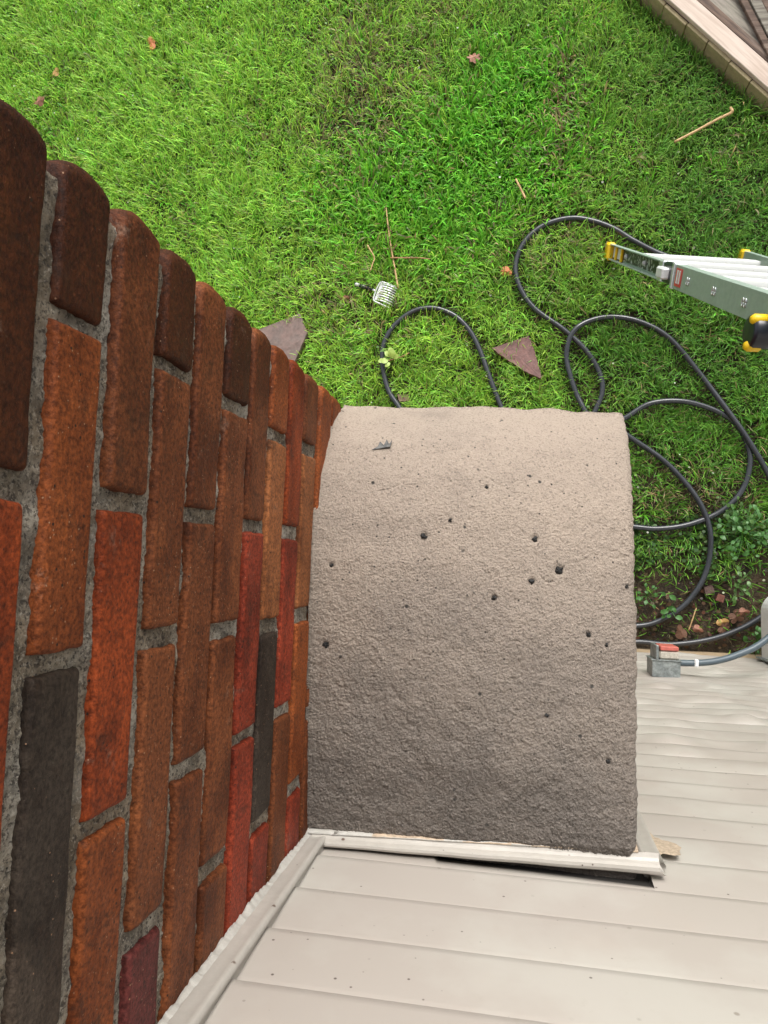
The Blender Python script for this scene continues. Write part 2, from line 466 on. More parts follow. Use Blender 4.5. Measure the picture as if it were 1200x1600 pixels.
# plainer courses above the view and down to the ground below the shoulder
def plain_course(z0, z1, xw, y1, odd, seed, step=0.012):
    y = y1; k = 0
    while y > 0.02:
        L = 0.1 if (odd and k == 0) else 0.2
        L = min(L, y)
        M = Matrix.Translation((xw, y - L, z0)) @ Mside
        brick_mesh(bg_, L, z1 - z0, 0.03 if k else 0.098, random.choice([BRO, DBR, ORA, RED, ORR]), step=step, M=M, seed=seed + k, r=(.005, .005, .005, .005))
        y -= L + 0.0125; k += 1
z = bz[0]; i = 0
while z < 4.75:
    plain_course(z + J, z + 0.068 - J, 0.0, D, i % 2 == 0, 500 + i * 7, step=0.008)
    front_row(z + J, z + 0.068 - J, 700 + i * 5, i % 2 == 0, None, step=0.02)
    z += 0.068; i += 1
bg_.build('brick_face', M_BRICK, chim, smooth=True)
# mortar behind the bricks of the stack
yy = np.arange(-0.03, D - 0.0125, 0.0022); zz = np.arange(2.74, 3.68, 0.0022)
Yg, Zg = np.meshgrid(yy, zz, indexing='ij')
Xg = -0.0068 + 0.0026 * fbm(Yg * 40, Zg * 40, 0, 21) + 0.0010 * fbm(Yg * 150, Zg * 150, 0, 22) + 0.0010 * vnoise(Yg * 400, Zg * 400, 0, 23)
Xg[-1, :] = -0.014
grid_obj('mortar_joints', np.stack([Xg, Yg, Zg], -1), M_MORTAR, chim)
mg = G()
mg.box((XB, -0.2, 2.6), (-0.0165, D - 0.0165, 4.72))
mg.box((-0.0125, -0.2, 3.68), (-0.0075, D - 0.0095, 4.72))
mg.build('mortar_core', M_MORTAR, chim)
mg = G()
mg.box((XB - .03, -0.2, 4.72), (0.03, D + 0.03, 4.79), 0.008)
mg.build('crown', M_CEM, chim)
# lower chimney under the shoulder
bg_ = G()
z = 0.0; i = 0
random.seed(5)
while z < 2.62:
    plain_course(z + J, z + 0.068 - J, WS - 0.03, D - 0.02, i % 2 == 0, 900 + i * 7, step=0.03)
    x = WS - 0.03 - (0.112 if i % 2 else 0.01); k = 0
    while x > XB + .05:
        L = min(0.2, x - XB)
        Mf = Matrix(((-1, 0, 0, x - (0 if k or i % 2 else 0.09)), (0, 0, 1, D - 0.02), (0, 1, 0, z + J), (0, 0, 0, 1)))
        brick_mesh(bg_, L, 0.068 - 2 * J, 0.05, random.choice([BRO, ORA, RED, DBR]), step=0.03, M=Mf, seed=2000 + i * 9 + k)
        x -= L + 0.0125; k += 1
    z += 0.068; i += 1
bg_.build('lower_brick_face', M_BRICK, chim, smooth=True)
mg = G(); mg.box((XB, -0.1, -0.1), (WS - 0.038, D - 0.029, 2.64)); mg.build('lower_mortar', M_MORTAR, chim)

# cement shoulder: profile heights along y at the stack side and at the outer edge
Lp = np.array([(-0.02, 2.884), (0.061, 2.899), (0.15, 2.911), (0.237, 2.920), (0.323, 2.925), (0.392, 2.923), (0.453, 2.911), (0.509, 2.892), (0.558, 2.862), (0.590, 2.825), (0.614, 2.785), (0.63, 2.742)])
Rp = np.array([(-0.02, 2.905), (0.038, 2.906), (0.139, 2.896), (0.218, 2.886), (0.299, 2.871), (0.382, 2.847), (0.471, 2.822), (0.527, 2.796), (0.575, 2.768), (0.605, 2.738), (0.63, 2.70)])
nx_, ny_ = 370, 290
us = np.linspace(0, 1, nx_); ys = np.concatenate([np.linspace(-0.02, 0.56, 480), np.linspace(0.5615, 0.634, 60)])
Ug, Yg = np.meshgrid(us, ys, indexing='ij')
Xg = -0.004 + Ug * (WS + 0.004)
zl = np.interp(ys, Lp[:, 0], Lp[:, 1]); zr = np.interp(ys, Rp[:, 0], Rp[:, 1])
def sm(a, k=9):
    kk = np.ones(k) / k; return np.convolve(np.pad(a, k // 2, mode='edge'), kk, 'valid')
zl, zr = sm(zl), sm(zr)
cv = 0.018 * np.sin(np.pi * Ug) * (1 - 0.2 * Ug) * np.clip((Yg - .01) / .12, 0, 1) - .010 * np.clip((.022 + .02 * Ug - Yg) / .02, 0, 1)
Zg = zl[None, :] * (1 - Ug) + zr[None, :] * Ug + cv
edge = (1 - Ug) * WS                                   # round the outer edge
re = 0.012
Zg = Zg - np.where(edge < re, re - np.sqrt(np.maximum(re ** 2 - (re - np.clip(edge, 0, re)) ** 2, 0)), 0)
fe = (D + 0.006) - Yg
left = Ug * WS
Zg = Zg + 0.022 * np.exp(-left / 0.012) * np.clip((Yg - 0.35) / 0.25, 0, 1)    # cement feathered up to the stack
rough = 0.0026 * fbm(Xg * 14, Yg * 14, 0, 31, 3) + 0.0010 * fbm(Xg * 80, Yg * 80, 0, 32, 2) - 0.0013 * (worley(Xg * 230, Yg * 230, 33) - .4) * (0.7 + 0.5 * vnoise(Xg * 24, Yg * 24, 0, 39)) - 0.0011 * (worley(Xg * 400, Yg * 400, 34) - .4) + 0.00055 * rng.normal(0, 1, Xg.shape) + 0.0010 * fbm(Xg * 170, Yg * 170, 0, 35, 2)
fine = np.clip(1.2 - Yg * 1.1, 0.5, 1.2)
Zg = Zg + rough * fine
cr = np.abs(fbm(Xg * 11, Yg * 9, 0, 35, 4)); Zg = Zg - 0.0012 * np.exp(-(cr / 0.012) ** 2) * (fbm(Xg * 6, Yg * 6, 0, 36, 2) > .12)
# ragged outer edge
Xg = Xg + (edge < 0.02) * (1 - edge / 0.02) * (0.0022 * fbm(Yg * 30, 0 * Yg, 0, 36) + 0.0016 * fbm(Yg * 150, 0 * Yg, 0, 37))
Yg = Yg + np.clip((Yg - 0.6) / 0.03, 0, 1) * (0.003 * fbm(Xg * 25, 0 * Xg, 0, 38))
# pits and black specks: (photo col, row, radius m)
spots = [(597, 697, .0), (662, 838, .006), (835, 842, .0055), (873, 891, .0075), (831, 909, .0055), (772, 934, .005), (760, 761, .0035), (868, 673, .003),
         (980, 917, .004), (509, 1008, .0055), (518, 883, .004), (855, 1118, .0035), (703, 813, .004), (733, 812, .003), (920, 992, .005), (948, 1008, .004),
         (797, 925, .0025), (640, 1040, .003), (575, 1090, .003), (560, 755, .003), (665, 785, .0025), (1000 - 15, 1160, .003), (950, 1190, .005), (690, 1075, .0025), (800, 1060, .003)]
PTS = []
for (c_, r_, rad) in spots:
    zz_ = 2.89
    for _ in range(4):
        p = at(c_, r_, z=zz_); u = min(max(p[0] / WS, 0), 1)
        zz_ = np.interp(p[1], Lp[:, 0], Lp[:, 1]) * (1 - u) + np.interp(p[1], Rp[:, 0], Rp[:, 1]) * u + 0.018 * math.sin(math.pi * u) * (1 - .2 * u)
    PTS.append((p[0], p[1], zz_, rad))
    if rad: Zg = Zg - rad * 0.8 * np.exp(-((Xg - p[0]) ** 2 + (Yg - p[1]) ** 2) / (rad * 0.8) ** 2)
Pt = np.stack([Xg, Yg, Zg], -1)
# skirts: outer side and front
side = np.stack([Pt[-1], Pt[-1] - [0.002, 0, 0.02], Pt[-1] - [0.012, 0, 0.05]], 0)
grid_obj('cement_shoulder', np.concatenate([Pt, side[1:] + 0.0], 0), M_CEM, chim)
fr = np.stack([Pt[:, -1], Pt[:, -1] + [0, -0.002, -0.02], Pt[:, -1] + [0, -0.014, -0.08], Pt[:, -1] + [0, -0.014, -0.16]], 0)
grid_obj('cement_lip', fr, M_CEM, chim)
CL = ['faint black crumb left of centre on the cement shoulder', 'round black crumb up and left of the largest one', 'largest black crumb, right of centre on the cement shoulder',
      'black crumb just left and below the largest one', 'black crumb lowest of the five in the centre cluster', 'tiny black crumb near the front half of the cement', 'tiny crumb near the front right corner of the cement',
      'dark crumb close to the outer right edge of the cement', 'black crumb against the brick stack in the rear half', 'dark crumb near the brick stack at mid depth', 'small crumb in the right rear of the cement',
      'grey crumb left one of the middle pair', 'grey crumb right one of the middle pair', 'dark crumb near the right edge, left one of two', 'dark crumb near the right edge, right one of two']
for ci, (x, y, z, rad) in enumerate(PTS[1:]):
    if rad < 0.0033: continue
    g = G(); V = []; nn = 11
    for k in range(nn):
        a = 2 * math.pi * k / nn; r_ = rad * random.uniform(0.4, 1.15) * 0.9
        V.append((x + r_ * math.cos(a), y + r_ * math.sin(a), z + 0.0012 - 0.5 * rad))
    V2 = [(x + (vx - x) * .5, y + (vy - y) * .5, vz + rad * random.uniform(.25, .6)) for (vx, vy, vz) in V]
    V3 = [(x, y, z + 0.0012 + rad * 0.1)]
    Fs = [(k, (k + 1) % nn, nn + (k + 1) % nn, nn + k) for k in range(nn)] + [(nn + k, nn + (k + 1) % nn, 2 * nn) for k in range(nn)]
    g.add(V + V2 + V3, Fs)
    o = g.build('crumb', M_PIT)
    tag(o, CL[ci] if ci < len(CL) else 'dark crumb low on the right rear of the cement shoulder', 'crumb', 'black crumbs stuck in the cement shoulder')
# the jagged dark flake near the front
x, y, z, _ = PTS[0]
g = G()
V = [(-.013, -.006, 0), (.012, -.001, 0), (.013, .008, 0), (.010, .002, 0), (.006, .009, 0), (.003, .001, 0), (-.003, .006, 0), (-.005, -.001, 0)]
V = [(x + a * 1.05, y + b * 1.1, z + 0.004 - 0.5 * b) for a, b, c in V]
g.add(V + [(a, b, c - 0.004) for a, b, c in V], [tuple(range(8)), tuple(range(15, 7, -1))] + [(k, 8 + k, 8 + (k + 1) % 8, (k + 1) % 8) for k in range(8)])
tag(g.build('flake', mat('flake', (0.03, 0.03, 0.03), 0.5, var=0.6, vscale=150, col2=(0.11, 0.11, 0.1))), 'jagged dark flake lying on the cement near the brick stack', 'flake')

# ------------------------------------------------------------------ house wall
house = empty('house', (0, 0, 0), 'house side wall of beige vinyl siding with white trim channels', 'house')
EX = 0.1008; Z0 = 3.247 - EX * 30
XR = 4.6
def siding(xa, xb, zlo, zhi, name, step=0.02, cut=False):
    xs = np.linspace(xa, xb, int((xb - xa) / step) + 2); rows = []
    ks = range(int(math.floor((zlo - Z0) / EX)), int(math.ceil((zhi - Z0) / EX)))
    for k in ks:
        zb_ = Z0 + k * EX
        sag = 0.0035 * fbm(xs * 1.3, 0 * xs + k * 3.7, 0, 41) + 0.0028 * fbm(xs * 5, 0 * xs + k * 1.9, 0, 42)
        sag = sag * np.clip((xs - 0.45) / 0.1, 0, 1) * (0.25 if zb_ > 2.8 else 1.0)
        low = np.clip((2.75 - zb_) / .9, 0, 1)
        bul = (0.020 * fbm(xs * 8.0, 0 * xs + k * .6, 0, 43, 2)) * low
        prof = [(-0.001, 0.001), (0.0085, 0.0002), (0.0095, 0.0016), (0.0092, 0.012), (0.0068, 0.05), (0.0036, 0.082), (0.001, 0.1008)]
        for (py_, pz) in prof:
            t = math.sin(min(pz / EX, 1) * math.pi)
            zz_ = zb_ + pz + sag * (py_ > 0.008); lo_ = (2.8925 + .020 * np.clip((xs - .16) / .28, 0, 1)) if cut else (zlo + 0 * xs)
            yy_ = py_ + bul * (0.3 + t) * (py_ > 0)
            rows.append(np.stack([xs, np.where(zz_ < lo_ - 1e-4, 0.0005, yy_), np.clip(zz_, lo_, zhi)], -1))
    P = np.stack(rows, 1)
    return grid_obj(name, P, M_SID, house, smooth=False)
siding(0.012, WS + 0.0176, 2.884, 4.07, 'siding', 0.01, True)
siding(WS + 0.0176, XR, 0.20, 4.07, 'siding', 0.012)
g = G(); g.box((WS - .2, -0.5, -0.2), (XR, -0.004, 4.7)); g.box((-3.4, -0.5, -0.2), (XB - .01, -0.004, 4.7))
g.build('wall_core', M_SID, house)
g = G(); g.box((WS + 0.0, -0.004, 0.0), (XR, 0.006, 0.197), 0.002); g.build('base_board', M_TAN, house)
# trim channel up the stack (vertical)
def vtrim(xa, w, z0, z1, name):
    g = G()
    prof = [(0.0, 0.001), (0.0, 0.0175), (0.003, 0.0185), (w * 0.35, 0.0180), (w * 0.68, 0.0188), (w * 0.84, 0.0208), (w * .95, 0.0195), (w, 0.0170), (w + 0.0005, 0.014), (w - .002, 0.012), (w - .002, 0.001)]
    zs_ = np.linspace(z0, z1, 60); V = []
    for zz_ in zs_:
        for (a, b) in prof: V.append((xa + a, b, zz_))
    m = len(prof)
    Fs = [(i * m + j, i * m + j + 1, (i + 1) * m + j + 1, (i + 1) * m + j) for i in range(len(zs_) - 1) for j in range(m - 1)]
    Fs.append(tuple(range(m))); Fs.append(tuple((len(zs_) - 1) * m + j for j in range(m))[::-1])
    g.add(V, Fs); return g.build(name, M_TRIM, house, smooth=True)
vtrim(0.006, 0.024, 2.899, 4.055, 'trim_channel')
vtrim(WS + 0.012, 0.026, 0.2, 2.884, 'trim_channel')
# ragged caulk bead between channel and brick
g = G(); zs_ = np.arange(2.895, 4.05, 0.0018); V = []
e = 0.0020 * fbm(zs_ * 190, 0 * zs_, 0, 51, 2) + 0.0042 * fbm(zs_ * 17, 0 * zs_, 0, 52, 3)
for k, zz_ in enumerate(zs_):
    V += [(-0.004, 0.010, zz_), (0.0012, 0.021 + e[k], zz_), (0.004, 0.0205 + e[k] * .7, zz_), (0.010, 0.0172, zz_)]
Fs = [(i * 4 + j, i * 4 + j + 1, i * 4 + j + 5, i * 4 + j + 4) for i in range(len(zs_) - 1) for j in range(3)]
g.add(V, Fs); g.build('caulk_bead', M_CAULK, house, smooth=True)
# channel along the shoulder (horizontal), standing a little proud at its right end
pa = at(492, 1342, y=0.03); pb_ = at(1035, 1368, y=0.034)
g = G(); xs = np.linspace(0.010, WS + 0.034, 60); V = []; xe = xs[-1]
zt0, zt1 = 2.905, 2.898
prof = [(0.014, 0.010), (0.014, -0.002), (0.026, -0.006), (0.0365, -0.006), (0.0380, 0.000), (0.0325, 0.002), (0.029, 0.005), (0.027, 0.010), (0.0245, 0.0135), (0.020, 0.0140), (0.0160, 0.0125)]
for x in xs:
    t = (x - xs[0]) / (xe - xs[0]); zc = zt0 * (1 - t) + zt1 * t
    mit = (x - (xe - 0.03)) / 0.03
    for (a, b) in prof:
        aa_ = a if mit < 0 else a
        V.append((x - (0 if t < 0.99 else (a - 0.014) * 1.1), aa_ * (.56 + .42 * t), zc + b + 0.0006 * math.sin(x * 60)))
m = len(prof)
Fs = [(i * m + j, i * m + (j + 1) % m, (i + 1) * m + (j + 1) % m, (i + 1) * m + j) for i in range(len(xs) - 1) for j in range(m)]
Fs.append(tuple(range(m))); Fs.append(tuple((len(xs) - 1) * m + j for j in range(m))[::-1])
g.add(V, Fs); g.build('trim_channel', M_TRIM, house, smooth=False)
# dirty caulk line between that channel and the cement
g = G(); xs2 = np.arange(0.004, WS + 0.002, 0.0025)
e = 0.003 * fbm(xs2 * 60, 0 * xs2, 0, 55, 4) + 0.003 * fbm(xs2 * 12, 0 * xs2, 0, 56)
V = []
for k, x in enumerate(xs2):
    t = x / WS; zc = 2.905 - 0.007 * t
    q_ = .56 + .42 * t; V += [(x, 0.033 * q_, zc - 0.001), (x, 0.0365 * q_, zc + 0.0025), (x, (0.0385 + .7 * e[k]) * q_, zc + 0.003), (x, (0.041 + .7 * e[k]) * q_, zc - 0.012)]
Fs = [(i * 4 + j, i * 4 + j + 1, i * 4 + j + 5, i * 4 + j + 4) for i in range(len(xs2) - 1) for j in range(3)]
mi = [0 if (fbm(np.array([xs2[i] * 35]), np.array([j * 2.0]), 0, 58)[0] > -0.05 or xs2[i] < .09) else 1 for i in range(len(xs2) - 1) for j in range(3)]
g.add(V, Fs); g.m = mi; g.build('caulk_bead', [M_CAULK, M_RUST], house, smooth=True)
# near-black sheet painting the shade in the gap behind the loose channel end
g = G(); g.box((0.012, -0.0037, 2.86), (WS + 0.016, -0.0002, 2.96)); g.build('gap_shade', M_DARK, house)
# patch of old mortar smeared on the siding
g = G(); V = []; c0 = at(1022, 1322, y=0.012)
nn = 26
for k in range(nn):
    a = 2 * math.pi * k / nn; r_ = 1 + 0.35 * math.sin(3 * a + 1) + random.uniform(-.15, .15)
    V.append((c0[0] + 0.026 * r_ * math.cos(a), 0.0135, c0[2] + 0.050 * r_ * math.sin(a)))
V.append((c0[0], 0.0150, c0[2]))
g.add(V, [(k, (k + 1) % nn, nn) for k in range(nn)])
g.build('mortar_smear', mat('smear', (0.42, 0.34, 0.25), 0.8, var=0.4, vscale=60, bump=.6, bscale=150), house)
# unseen overhang above the viewer, added to shade the shoulder's house end
g = G(); g.box((0.03, -0.5, 4.06), (XR, 0.30, 4.10)); g.box((0.03, 0.302, 4.04), (XR, 0.32, 4.22), 0.003); g.box((0.03, -0.5, 4.102), (XR, 0.30, 4.20)); g.box((-3.4, -0.5, 4.06), (XB - 0.04, 0.30, 4.20))
g.build('unseen_eave', M_TRIM, house)

# ------------------------------------------------------------------ electrical box and its conduit
EB = empty('electrical_box', (0.80, 0.012, 0.95), 'grey metal electrical box with red cover flap low on the siding', 'electrical box')
M_ZINC = mat('zinc', (0.20, 0.225, 0.22), 0.5, var=0.4, vscale=40, metal=0.3, col2=(0.30, 0.33, 0.32), bump=.2, bscale=100)
M_REDP = mat('red_plastic', (0.50, 0.13, 0.10), 0.45, var=0.2, vscale=60)
M_CLEAR = mat('dusty_cover', (0.48, 0.45, 0.38), 0.3, var=0.3, vscale=70)
M_COND = mat('conduit', (0.085, 0.115, 0.135), 0.38, var=0.12, vscale=30)
M_WHT = mat('white_paint', (0.78, 0.79, 0.78), 0.4, var=0.06, vscale=20, bump=.15, bscale=60)
def rel(g, name, m, root, smooth=False):
    o = g.build(name, m, root, smooth); o.matrix_parent_inverse = Matrix.Translation(root.location).inverted(); return o
zt = 1.02; xl, xr_ = 0.760, 0.856
yo = at(1040, 1033, z=zt)[1]
g = G()
g.box((xl, 0.008, 0.90), (xr_, 0.012, zt)); g.box((xl, 0.012, zt - .004), (xr_, yo, zt)); g.box((xl, 0.012, .90), (xr_, yo, .904))
g.box((xl, 0.012, .904), (xl + .004, yo, zt - .004)); g.box((xr_ - .004, 0.012, .904), (xr_, yo, zt - .004))
g.box((xl - .004, yo, .896), (xr_ + .004, yo + .004, zt + .004), .001)
rel(g, 'box_body', M_ZINC, EB)
g = G(); g.box((xl + .024, yo + .005, .905), (xr_ - .004, yo + .035, zt - .004), .006); rel(g, 'cover', M_CLEAR, EB)
g = G(); g.box((xl + .026, yo + .036, .91), (xr_ - .006, yo + .052, zt - .002), .003); rel(g, 'cover_flap', M_REDP, EB)
g = G(); g.box((xl + .010, yo + .004, .905), (xl + .020, yo + .055, zt + .006), .002); rel(g, 'hinge_bar', M_ZINC, EB)
pts = []
for (c_, r_, h) in [(1052, 1035, .975), (1070, 1036, .975), (1088, 1036, .975), (1112, 1034, .97), (1135, 1029, .96), (1158, 1021, .95), (1180, 1011, .94), (1200, 997, .93), (1225, 975, .92), (1245, 940, .8), (1255, 915, .5), (1258, 905, .05)]:
    pts.append(at(c_, r_, z=h))
g = G(); g.tube(spline(pts, 8), 0.0118, 14); rel(g, 'conduit', M_COND, EB, True)
p = pts[2]; g = G(); g.box((p[0] - .008, p[1] - .014, p[2] - .013), (p[0] + .006, p[1] + .014, p[2] + .0145), .003); rel(g, 'strap', M_WHT, EB)
# white rounded housing at the frame's right edge
hz = 0.85
a1 = at(1184, 1000, z=.3); a2 = at(1200, 938, z=hz)
HB = empty('utility_housing', (a1[0], 0.012, 0.3), 'white round-fronted metal housing on the wall at the right edge', 'utility housing')
g = G(); ny = 24; V = []; x0 = a1[0] + .026; yb_ = a2[1] + .02; xw = 0.34
ring = []
rad = 0.09
for (cx, cy, a0) in ((x0 + rad, .012 + .02, 180), (x0 + rad, yb_ - rad, 180), (x0 + xw - rad, yb_ - rad, 90), (x0 + xw - rad, .012 + .02, 0)):
    if a0 == 180 and cy < .1: ring += [(x0 + .006, .0125)]; continue
    if a0 == 0: ring += [(x0 + xw, .0125)]; continue
    for k in range(9):
        a = math.radians(a0 - 90 * k / 8); ring.append((cx + rad * math.cos(a), cy + rad * math.sin(a)))
lay = [(0.0, 0.25), (0.0, 0.80), (.004, 0.83), (.014, 0.846), (.03, .85)]
cxm, cym = x0 + xw / 2, yb_ / 2
for (ins, zz_) in lay:
    for (x, y) in ring:
        d = np.array([cxm - x, cym - y]); d = d / np.linalg.norm(d); V.append((x + d[0] * ins, max(y + d[1] * ins, .0125), zz_))
m = len(ring)
Fs = [(i * m + j, i * m + (j + 1) % m, (i + 1) * m + (j + 1) % m, (i + 1) * m + j) for i in range(len(lay) - 1) for j in range(m)]
Fs.append(tuple((len(lay) - 1) * m + j for j in range(m))[::-1]); Fs.append(tuple(range(m)))
g.add(V, Fs); rel(g, 'housing_body', M_WHT, HB, False)
g = G(); g.box((x0 - .012, .0125, .22), (x0 + xw, .02, .9), .002); rel(g, 'back_plate', M_ZINC, HB)

# ------------------------------------------------------------------ low wooden deck (top right)
M_PALE = mat('pale_board', (0.56, 0.47, 0.39), 0.7, stretch=(1, 1, 1), bump=.3, bscale=90, var=.1, vscale=10)
def wood_extra_factory(c1, c2, ang):
    def f(c, N, L, tc, mp, noise, ramp, mix):
        mp.inputs['Rotation'].default_value = (0, 0, ang)
        mp.inputs['Scale'].default_value = (3, 42, 10)
        c = mix(ramp(noise(1.4, 6, .6), .42, .60, 0, .85), c, c1)
        c = mix(ramp(noise(.6, 4, .6), .52, .62, 0, .7), c, c2)
        return c
    return f
A = np.array(at(990, 0, z=.0)[:2]); B = np.array(at(1200, 189, z=.0)[:2])
ud = (B - A) / np.linalg.norm(B - A); nd = np.array([-ud[1], ud[0]])
if nd[1] < 0: nd = -nd
ang = math.atan2(ud[1], ud[0])
HD = 0.13
deck = empty('wooden_deck', (float(A[0]), float(A[1]), 0), 'low weathered wooden deck with pale rim board in the top right corner', 'deck')
MD = Matrix.Rotation(ang, 4, 'Z')     # deck local: x along rim, y inward
deck.rotation_euler = (0, 0, ang)
M_TANB = mat('tan_board', (0.33, 0.27, 0.15), 0.75, var=.22, vscale=14, bump=.4, bscale=80)
M_PALEW = mat('pale_rim', (0.60, 0.50, 0.42), 0.7, bump=.3, bscale=40, bdist=.002, extra=wood_extra_factory((0.45, 0.35, 0.28), (0.56, .46, .38), 0))
M_PLY = mat('weathered_plywood', (0.30, 0.28, 0.23), 0.85, bump=.7, bscale=30, bdist=.004, extra=wood_extra_factory((0.12, 0.10, 0.08), (0.36, 0.32, 0.27), math.radians(75)))
M_BRW = mat('brown_board', (0.17, 0.115, 0.085), 0.8, bump=.6, bscale=30, bdist=.004, extra=wood_extra_factory((0.07, 0.045, 0.035), (0.26, .2, .16), math.radians(25)))
x = -0.9; k = 0
ws = [.14, .14, .14, .135, .09, .15, .145, .15, .15, .14, .15]
while x < 2.2:
    w = ws[k % len(ws)]
    g = G(); off = random.uniform(-.004, .004); g.box((x, off, 0), (x + w - .004, off + .02, HD - .002 + random.uniform(-.003, 0)), .0025)
    g.build('skirt_board', M_TANB, deck); x += w; k += 1
g = G(); g.box((-0.95, .022, 0.0), (2.25, 2.4, HD - .012)); g.build('frame', M_BRW, deck)
for (ya, yb2, mm_, dz) in ((.022, .108, M_PALEW, .006), (.110, .150, M_BRW, .003)):
    g = G(); g.box((-.95, ya, HD - .011), (2.25, yb2, HD + dz + .012), .003); g.build('rim_board', mm_, deck)
g = G(); V = [(-.95, .154, HD), (0.30, .154, HD), (1.02, .154, HD), (2.2, .154, HD)]
g.box((-.95, .154, HD - .011), (2.25, 2.38, HD + .006)); g.build('plywood_sheet', M_PLY, deck)
# loose boards lying across the sheet
p1 = at(1155, 0, z=HD + .02); p2 = at(1200, 88, z=HD + .02)
dv = np.array([p2[0] - p1[0], p2[1] - p1[1]]); dv /= np.linalg.norm(dv); pv = np.array([-dv[1], dv[0]])
if pv[0] < 0: pv = -pv
for k, (o0, o1, zz_, mt_) in enumerate([(0.0, 0.030, .022, M_BRW), (0.034, 0.078, .030, M_PLY), (0.085, 0.25, .018, M_BRW)]):
    g = G(); ang2 = math.atan2(dv[1], dv[0])
    c0 = np.array(p1[:2]) - dv * 0.6
    Mb = Matrix.Translation((c0[0], c0[1], HD + .0075)) @ Matrix.Rotation(ang2, 4, 'Z')
    g.box((0, o0, 0), (2.0, o1, zz_), .002, M=Mb)
    o = g.build('loose_board', mt_)
    tag(o, ['narrow brown batten lying across the weathered deck sheet', 'grey grooved board beside the narrow batten on the deck', 'wide dark brown board in the top right corner of the deck'][k], 'board', 'boards lying on the deck')

# ------------------------------------------------------------------ ladder
M_GRN = mat('green_fibreglass', (0.27, 0.35, 0.295), 0.45, var=.12, vscale=25, bump=.15, bscale=80)
M_RUNG = mat('painted_rung', (0.50, 0.52, 0.50), 0.4, var=.05, vscale=30, bump=.25, bscale=50, specks=[(95, .9, (.3, .25, .2)), (55, .95, (.28, .2, .14))])
M_YEL = mat('yellow_plastic', (0.85, 0.56, 0.012), 0.4, var=.06, vscale=30)
M_BLK = mat('black_plastic', (0.012, 0.015, 0.022), 0.28, var=.1, vscale=30)
M_LBL = mat('label_sheet', (0.62, 0.64, 0.64), 0.35, var=.1, vscale=60)
M_ALU = mat('aluminium', (0.62, 0.65, 0.66), 0.35, metal=.7, var=.1, vscale=40)
M_REDL = mat('red_label', (0.55, 0.05, 0.06), 0.4)
M_BLKL = mat('black_label', (0.02, 0.022, 0.024), 0.4, extra=lambda c, N, L, tc, mp, noise, ramp, mix: mix(ramp(noise(55, 2, .5), .55, .6, 0, .8), c, (.5, .52, .52)))
F1 = np.array(at(957, 393, z=.055)); T1 = np.array(at(1192, 478, z=1.70))
F2 = np.array(at(1160, 404, z=.055))
lad = empty('ladder', (float(F1[0]), float(F1[1]), 0), 'green fibreglass ladder with paint-flecked white rungs and yellow feet on the lawn', 'ladder')
d1 = (T1 - F1) / np.linalg.norm(T1 - F1)
d2 = np.array([0.02, d1[1], d1[2]]); d2 /= np.linalg.norm(d2)
lx = F2 - F1; lx /= np.linalg.norm(lx)
def frame(o, d, flip=1):
    """columns: web normal (outward), depth (ladder normal), along"""
    d = Vector(d); xx = Vector(lx) * flip; xx = (xx - d * xx.dot(d)).normalized(); yy2 = d.cross(xx).normalized()
    M_ = Matrix.Identity(4)
    for i in range(3): M_[i][0] = -xx[i]; M_[i][1] = yy2[i]; M_[i][2] = d[i]; M_[i][3] = o[i]
    return M_
def ladd(g, name, m, smooth=False): return rel(g, name, m, lad, smooth)
